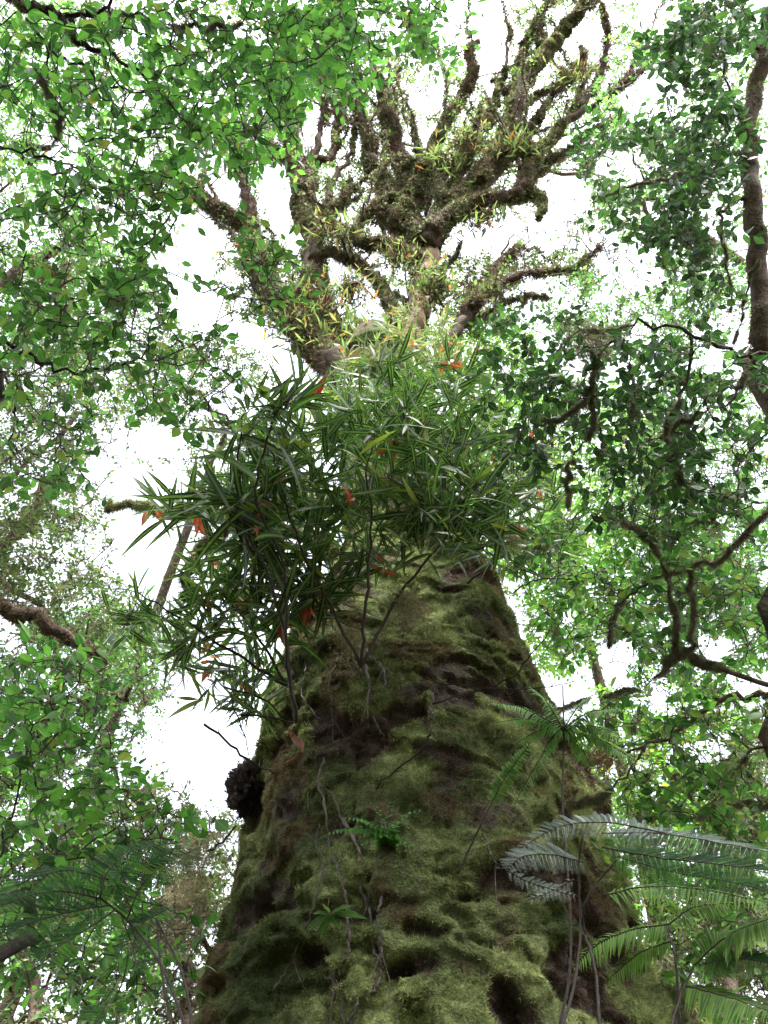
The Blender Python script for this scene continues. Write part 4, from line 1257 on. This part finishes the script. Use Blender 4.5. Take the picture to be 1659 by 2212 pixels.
fern('tall thin-stemmed umbrella fern before the right side of the trunk', (.85, 2.0, 0), [
    ([(1200, 2260, 2.3), (1232, 2080, 2.4), (1228, 1900, 2.5), (1215, 1740, 2.6), (1218, 1600, r), (1216, 1480, 2.8)], 0, '', 'fern', 0)] + [
    ([hub, ((hub[0] + x) / 2, (hub[1] + y) / 2 - 14, r), (x, y, r - .05)], w * 1.25, 'tip', 'fernmid', n_) for (x, y, w, n_) in
    [(1050, 1515, 28, 22), (1075, 1560, 26, 22), (1110, 1610, 24, 18), (1330, 1530, 34, 22), (1345, 1590, 30, 22), (1385, 1652, 30, 24), (1140, 1480, 26, 18), (1290, 1495, 28, 18), (1160, 1650, 22, 14), (1280, 1660, 26, 18), (1110, 1740, 20, 18)]])
fern('thin wiry climbing fern with pale paired leaflets on the trunk', (.3, 2.9, 0), [
    ([(988, 1888, 3.3), (1030, 1800, 3.3), (1062, 1735, 3.3)], 0, '', 'fernlime', 0),
    ([(1062, 1735, 3.3), (1095, 1675, 3.3), (1150, 1600, 3.3)], 22, 'short', 'fernlime', 15, (0, -1, .3))])
hub = (835, 1800, 3.38)
fern('small bright green fern sprouting from the middle of the trunk', P(835, 1815, 3.6), [
    ([(835, 1830, 3.62), hub, ((hub[0] + x) / 2, (hub[1] + y) / 2 - 12, 3.32), (x, y, 3.28)], w * 1.1, 'short', 'fernmid', n_, (0, -.7, .7)) for (x, y, w, n_) in
    [(700, 1800, 26, 20), (735, 1765, 24, 18), (800, 1728, 20, 14), (850, 1722, 18, 12), (918, 1745, 22, 14), (905, 1845, 20, 12), (760, 1840, 20, 12)]])
hub = (712, 1975, 3.35)
t = Tree('seedling', 'lime green serrated-leaved seedling on the lower trunk among the roots', 'seedling', P(712, 1985, 3.5))
for (x, y) in [(665, 2000), (690, 2020), (700, 1945), (740, 1960), (790, 1968), (735, 2000), (680, 1965), (760, 1945)]:
    a_, b2 = P(*hub), P(x, y, 3.3)
    t.push(a_[None], unit(b2 - a_)[None], np.array([[0, -.8, .6]]), np.array([np.linalg.norm(b2 - a_)]), False)
V, Q_ = tube(np.array([P(712, 1990, 3.5), P(*hub)]), .004, 5)
b = Batch(); b.add(V, Q_, (.05, .06, .02)); link('stem', b.mesh('stem'), M_STEM, t.t)
LM['lime'] = [tpl_mesh('leaf_lime', leaf_tpl(.19, 5, .45, .2, .2, .08, .03), G['fernlime'])]; G['lime'] = G['fernlime']
t.finish('lime', 20, BROAD_LO)


# ------------------------------------------------------------------ roots, twigs and litter on the trunk
def surf(u, v, lift=0.0):
    """where the line of sight meets the trunk"""
    d = P(u, v, 1.0) - EYE
    rs_ = np.linspace(2.2, 8.5, 500)
    p_ = EYE + d * rs_[:, None]
    cx = np.interp(p_[:, 2], TZ, TX)
    th_ = np.arctan2(p_[:, 0] - cx, -(p_[:, 1] - CY))
    sp, _ = trunk_surface(th_, p_[:, 2])
    Rs = np.hypot(sp[:, 0] - cx, sp[:, 1] - CY)
    Rp = np.hypot(p_[:, 0] - cx, p_[:, 1] - CY)
    k = np.argmax(Rp < Rs + lift)
    return p_[k] if (Rp < Rs + lift).any() else P(u, v, 4.6)


VINES = [
    ([(690, 1784), (680, 1824), (700, 1869), (680, 1949), (665, 1999), (625, 2089), (590, 2139)], 4, 'thin aerial root slanting down to the left on the lower trunk'),
    ([(690, 1694), (705, 1760), (710, 1824), (730, 1874), (745, 1924), (750, 1974), (757, 2024), (748, 2074), (725, 2099), (715, 2220)], 6, 'knotted aerial root running down the middle of the trunk'),
    ([(740, 1770), (770, 1834), (780, 1924), (800, 1974), (808, 2049), (822, 2084), (812, 2135), (775, 2160), (755, 2225)], 8, 'thick pale aerial root ending in a hook near the bottom'),
    ([(700, 1640), (690, 1694), (720, 1724), (740, 1784), (785, 1850)], 5, 'aerial root above the small bright fern'),
    ([(790, 1440), (797, 1485), (805, 1551), (818, 1580), (833, 1602)], 8, 'pale peeling aerial root high in the middle of the trunk'),
    ([(772, 1392), (803, 1423), (828, 1449), (832, 1500)], 7, 'short pale root at the foot of the centre shrub'),
    ([(826, 1940), (815, 1990), (825, 2050), (822, 2090)], 6, 'short grey root beside the thick pale one'),
    ([(700, 2110), (735, 2140), (740, 2225)], 4, 'thin root at the bottom of the trunk left of the hook'),
    ([(935, 1500), (925, 1560), (950, 1610)], 4, 'short crooked root at the right of the trunk middle'),
    ([(1045, 1805), (1060, 1850), (1075, 1880)], 5, 'reddish root stub under the mossy ledge on the right'),
    ([(640, 1385), (660, 1440), (650, 1500), (690, 1560)], 5, 'root at the upper left edge of the trunk'),
    ([(730, 1420), (712, 1480), (720, 1540), (705, 1600)], 4, 'thin root left of the pale peeling one'),
    ([(830, 1780), (845, 1850), (900, 1900), (905, 1960)], 3, 'fine root under the small bright fern'),
]
for pts, w, lab in VINES:
    wp = np.array([surf(u, v, .015) + np.array([0, -.015, 0]) for (u, v) in pts])
    path = smooth_path(wp, len(pts) * 5, .004)
    t = thing('aerial_root', lab, 'root', wp[0], 'aerial roots on the giant trunk')
    rad = w * .5 * 3.5 / F * (0.8 + .35 * np.sin(np.arange(len(path)) * 1.9) + .25 * np.sin(np.arange(len(path)) * .6)) * .95
    V, Q_ = tube(path, rad, 7, .3, 20)
    b = Batch(); b.add(V, Q_, np.array([.09, .065, .06])[None] * (.4 + fbm(V * 9, 2)[:, None]))
    main = link('root_strand', b.mesh('root_strand'), M_ROOT, t)
    for j in range(2):
        k = random.randint(2, len(path) - 3)
        e_ = path[k] + np.array([random.uniform(-.12, .12), -.01, random.uniform(-.3, -.12)])
        V, Q_ = tube(smooth_path([path[k], (path[k] + e_) / 2 + rng.normal(0, .015, 3), e_], 6), np.linspace(rad[k] * .5, .002, 7), 5)
        b = Batch(); b.add(V, Q_, (.10, .07, .07)); link('side_root', b.mesh('side_root'), M_ROOT, t)

TWIGS = [
    ([(485, 1484, 4.2), (565, 1509, 4.2), (620, 1559, 4.2)], 5, 'bare dead twig poking out to the left of the trunk, topmost'),
    ([(520, 1544, 4.1), (580, 1550, 4.15), (632, 1562, 4.2)], 6, 'short bare dead twig beside the curled red leaf'),
    ([(440, 1564, 4.2), (510, 1619, 4.2), (570, 1660, 4.3), (620, 1679, 4.35)], 6, 'long dead twig slanting over the black burl'),
    ([(500, 1500, 4.1), (520, 1570, 4.1), (537, 1630, 4.15)], 4, 'thin upright dead twig left of the trunk'),
    ([(930, 1582, 3.7), (922, 1610, 3.7), (870, 1653, 3.75), (797, 1710, 3.9)], 6, 'dark bent twig lying across the middle of the trunk'),
    ([(935, 1520, 4.0), (1038, 1490, 4.0), (1110, 1459, 4.0), (1150, 1410, 4.0), (1192, 1360, 4.0)], 4, 'long thin twig reaching right across the upper trunk'),
    ([(940, 1475, 4.1), (1060, 1487, 4.0), (1170, 1485, 3.9), (1260, 1470, 3.9)], 3, 'nearly level thin twig across the upper right of the trunk'),
    ([(1110, 1280, 4.3), (1160, 1252, 4.2), (1230, 1250, 4.2)], 4, 'level twig with a dark tip right of the trunk top'),
    ([(450, 1840, 4.6), (480, 1820, 4.6), (510, 1785, 4.7)], 6, 'dark stick leaning on the left edge of the trunk'),
]
for pts, w, lab in TWIGS:
    t = Tree('dead_twig', lab, 'twig', P(*pts[-1]), 'bare twigs about the trunk')
    pth, rad = t.branch([P(*q_) for q_ in pts], w * .5 * pts[0][2] / F, w * .3 * pts[0][2] / F, 'stick', 6, .2, 0, 0, .004, (.03, .022, .02), mat=M_STEM)
    k = len(pth) // 2
    for j in range(3):
        k = random.randint(1, len(pth) - 2)
        e_ = pth[k] + rng.normal(0, .09, 3)
        V, Q_ = tube(smooth_path([pth[k], (pth[k] + e_) / 2 + rng.normal(0, .01, 3), e_], 4), np.linspace(.003, .001, 5), 4)
        b = Batch(); b.add(V, Q_, (.035, .025, .02)); link('side_twig', b.mesh('side_twig'), M_STEM, t.t)

# curled withered leaf
path = smooth_path([P(622, 1572, 4.15), P(634, 1592, 4.15), P(652, 1612, 4.1), P(645, 1634, 4.1), P(612, 1650, 4.1)], 16)
T = unit(np.gradient(path, axis=0))
wd = .016 * np.sin(np.linspace(.15, PI - .05, 17)) + .002
sd_ = unit(np.cross(T, np.array([.4, -1, .3])))
nn = np.cross(T, sd_)
tw = np.linspace(0, 2.6, 17)[:, None]
X = sd_ * np.cos(tw) + nn * np.sin(tw)
V = np.stack([path - X * wd[:, None], path + np.cross(T, X) * .004, path + X * wd[:, None]], 1).reshape(-1, 3)
f = []
for i in range(16):
    for j in range(2):
        f.append((i * 3 + j, i * 3 + j + 1, i * 3 + j + 4, i * 3 + j + 3))
b = Batch(); b.add(V, f, (.20, .075, .05))
o = link('withered_leaf', b.mesh('withered_leaf'), M_ROOT)
o['label'] = 'curled brown-red withered leaf hanging at the upper left of the trunk'; o['category'] = 'leaf'

# pale lichen clumps caught on twigs
LICH = [(880, 1310, 3.9, .10, 'pale lichen clump hanging on the right of the centre shrub foot'), (755, 1385, 3.9, .09, 'pale lichen clump at the foot of the centre shrub'),
        (862, 1098, 4.3, .09, 'pale lichen clump in the middle of the long leaves'), (1110, 1160, 4.6, .08, 'round tan lichen ball right of the long leaves'),
        (415, 1840, 4.6, .13, 'beige lichen mass above the hanging one left of the trunk'), (400, 1960, 4.7, .17, 'long beige lichen beard hanging left of the lower trunk'),
        (700, 1275, 4.0, .06, 'small lichen clump near the dark red leaves'), (1300, 1640, 3.6, .06, 'orange-brown dead frond clump right of the umbrella fern'),
        (1270, 745, 4.3, .12, 'grey lichen cushion where the right branch bends down'), (115, 600, 5.0, .13, 'brown moss ball low in the upper left tree'),
        (165, 195, 4.8, .12, 'brown moss ball hanging below the top left branch'), (215, 45, 4.5, .11, 'fat moss cushion on the top left branch')]
for i, (u, v, r, sz_, lab) in enumerate(LICH):
    c = P(u, v, r)
    n = 900
    pp = c + rng.normal(0, 1, (n, 3)) * np.array([.42, .42, .6]) * sz_
    col = np.array([.26, .23, .14]) if i not in (7, 9, 10, 11) else (np.array([.17, .085, .04]) if i == 7 else np.array([.11, .08, .045]))
    b = Batch()
    scatter(b, TUFT, frames(rng.normal(0, 1, (n, 3)) + [0, 0, -.5], rng.normal(0, 1, (n, 3)), sz_ * rng.uniform(.08, .28, n)), pp, col[None] * rng.uniform(.5, 1.4, (n, 1)))
    o = link('lichen_clump', b.mesh('lichen_clump', False), M_MOSS, None, 'stuff')
    o['label'] = lab; o['category'] = 'lichen'; o['group'] = 'lichen and moss clumps caught on twigs'


# ------------------------------------------------------------------ unseen trees added around the viewer to shade the foot of the giant
for (lab, (bx_, by_), top, blobs, key) in [
    ('tall unseen shade tree added behind the viewer on the left', (-3.2, -3.6), (-2.4, -2.9, 9.5), [(-2.6, -3.0, 6.5, 2.0, 2.6), (-1.0, -3.6, 8.3, 2.2, 1.6), (-1.1, -1.5, 9.6, 1.7, .7)], 'mid'),  # last lobe is added overhead, out of view, to shade the lower trunk
    ('tall unseen shade tree added behind the viewer on the right', (2.9, -4.2), (2.3, -3.4, 9.8), [(2.6, -3.6, 6.5, 2.2, 2.6), (1.0, -3.8, 8.2, 2.0, 1.7), (0.9, -1.3, 9.3, 1.9, .7)], 'mid'),  # its last lobe too blocks sun from the lower trunk, unseen overhead
    ('bushy unseen shade tree added farther behind the viewer', (0.2, -7.5), (0.2, -7.0, 9.0), [(0, -7.0, 6.0, 4.2, 3.4), (0, -4.2, 3.2, 3.8, 2.8)], 'mid'),
    ('bushy unseen shade tree added off to the left of the viewer', (-7.6, -2.0), (-7.4, -1.5, 9.0), [(-7.2, -1.4, 5.5, 2.8, 3.4), (-5.0, -1.2, 2.6, 2.0, 2.2)], 'mid'),
    ('bushy unseen shade tree added off to the right of the viewer', (7.8, -1.6), (7.4, -1.2, 9.0), [(7.2, -1.2, 5.5, 2.8, 3.4), (5.2, -1.0, 2.6, 2.0, 2.2)], 'mid')]:
    base = np.array([bx_, by_, 0.0])
    t = Tree('backdrop_tree', lab, 'tree', base, 'trees of the surrounding forest')
    top = np.array(top)
    t.branch([base, (base + top) / 2 + [.2, 0, 0], top], .16, .03, 'trunk', 9, .4, 100, .06, .04, BROWN)
    tg = np.concatenate([np.array([x, y, z]) + unit(rng.normal(0, 1, (int(55 * rx * rx), 3))) * (rng.random((int(55 * rx * rx), 1)) ** .4) * np.array([rx, rx, rz]) for (x, y, z, rx, rz) in blobs])
    e, d, m_ = t.twigs(None, .006, .12, BROWN, targets=tg)
    t.leaves_on(e, d, m_, 14, .17, gap=False)
    t.finish(key, 40, FAR)
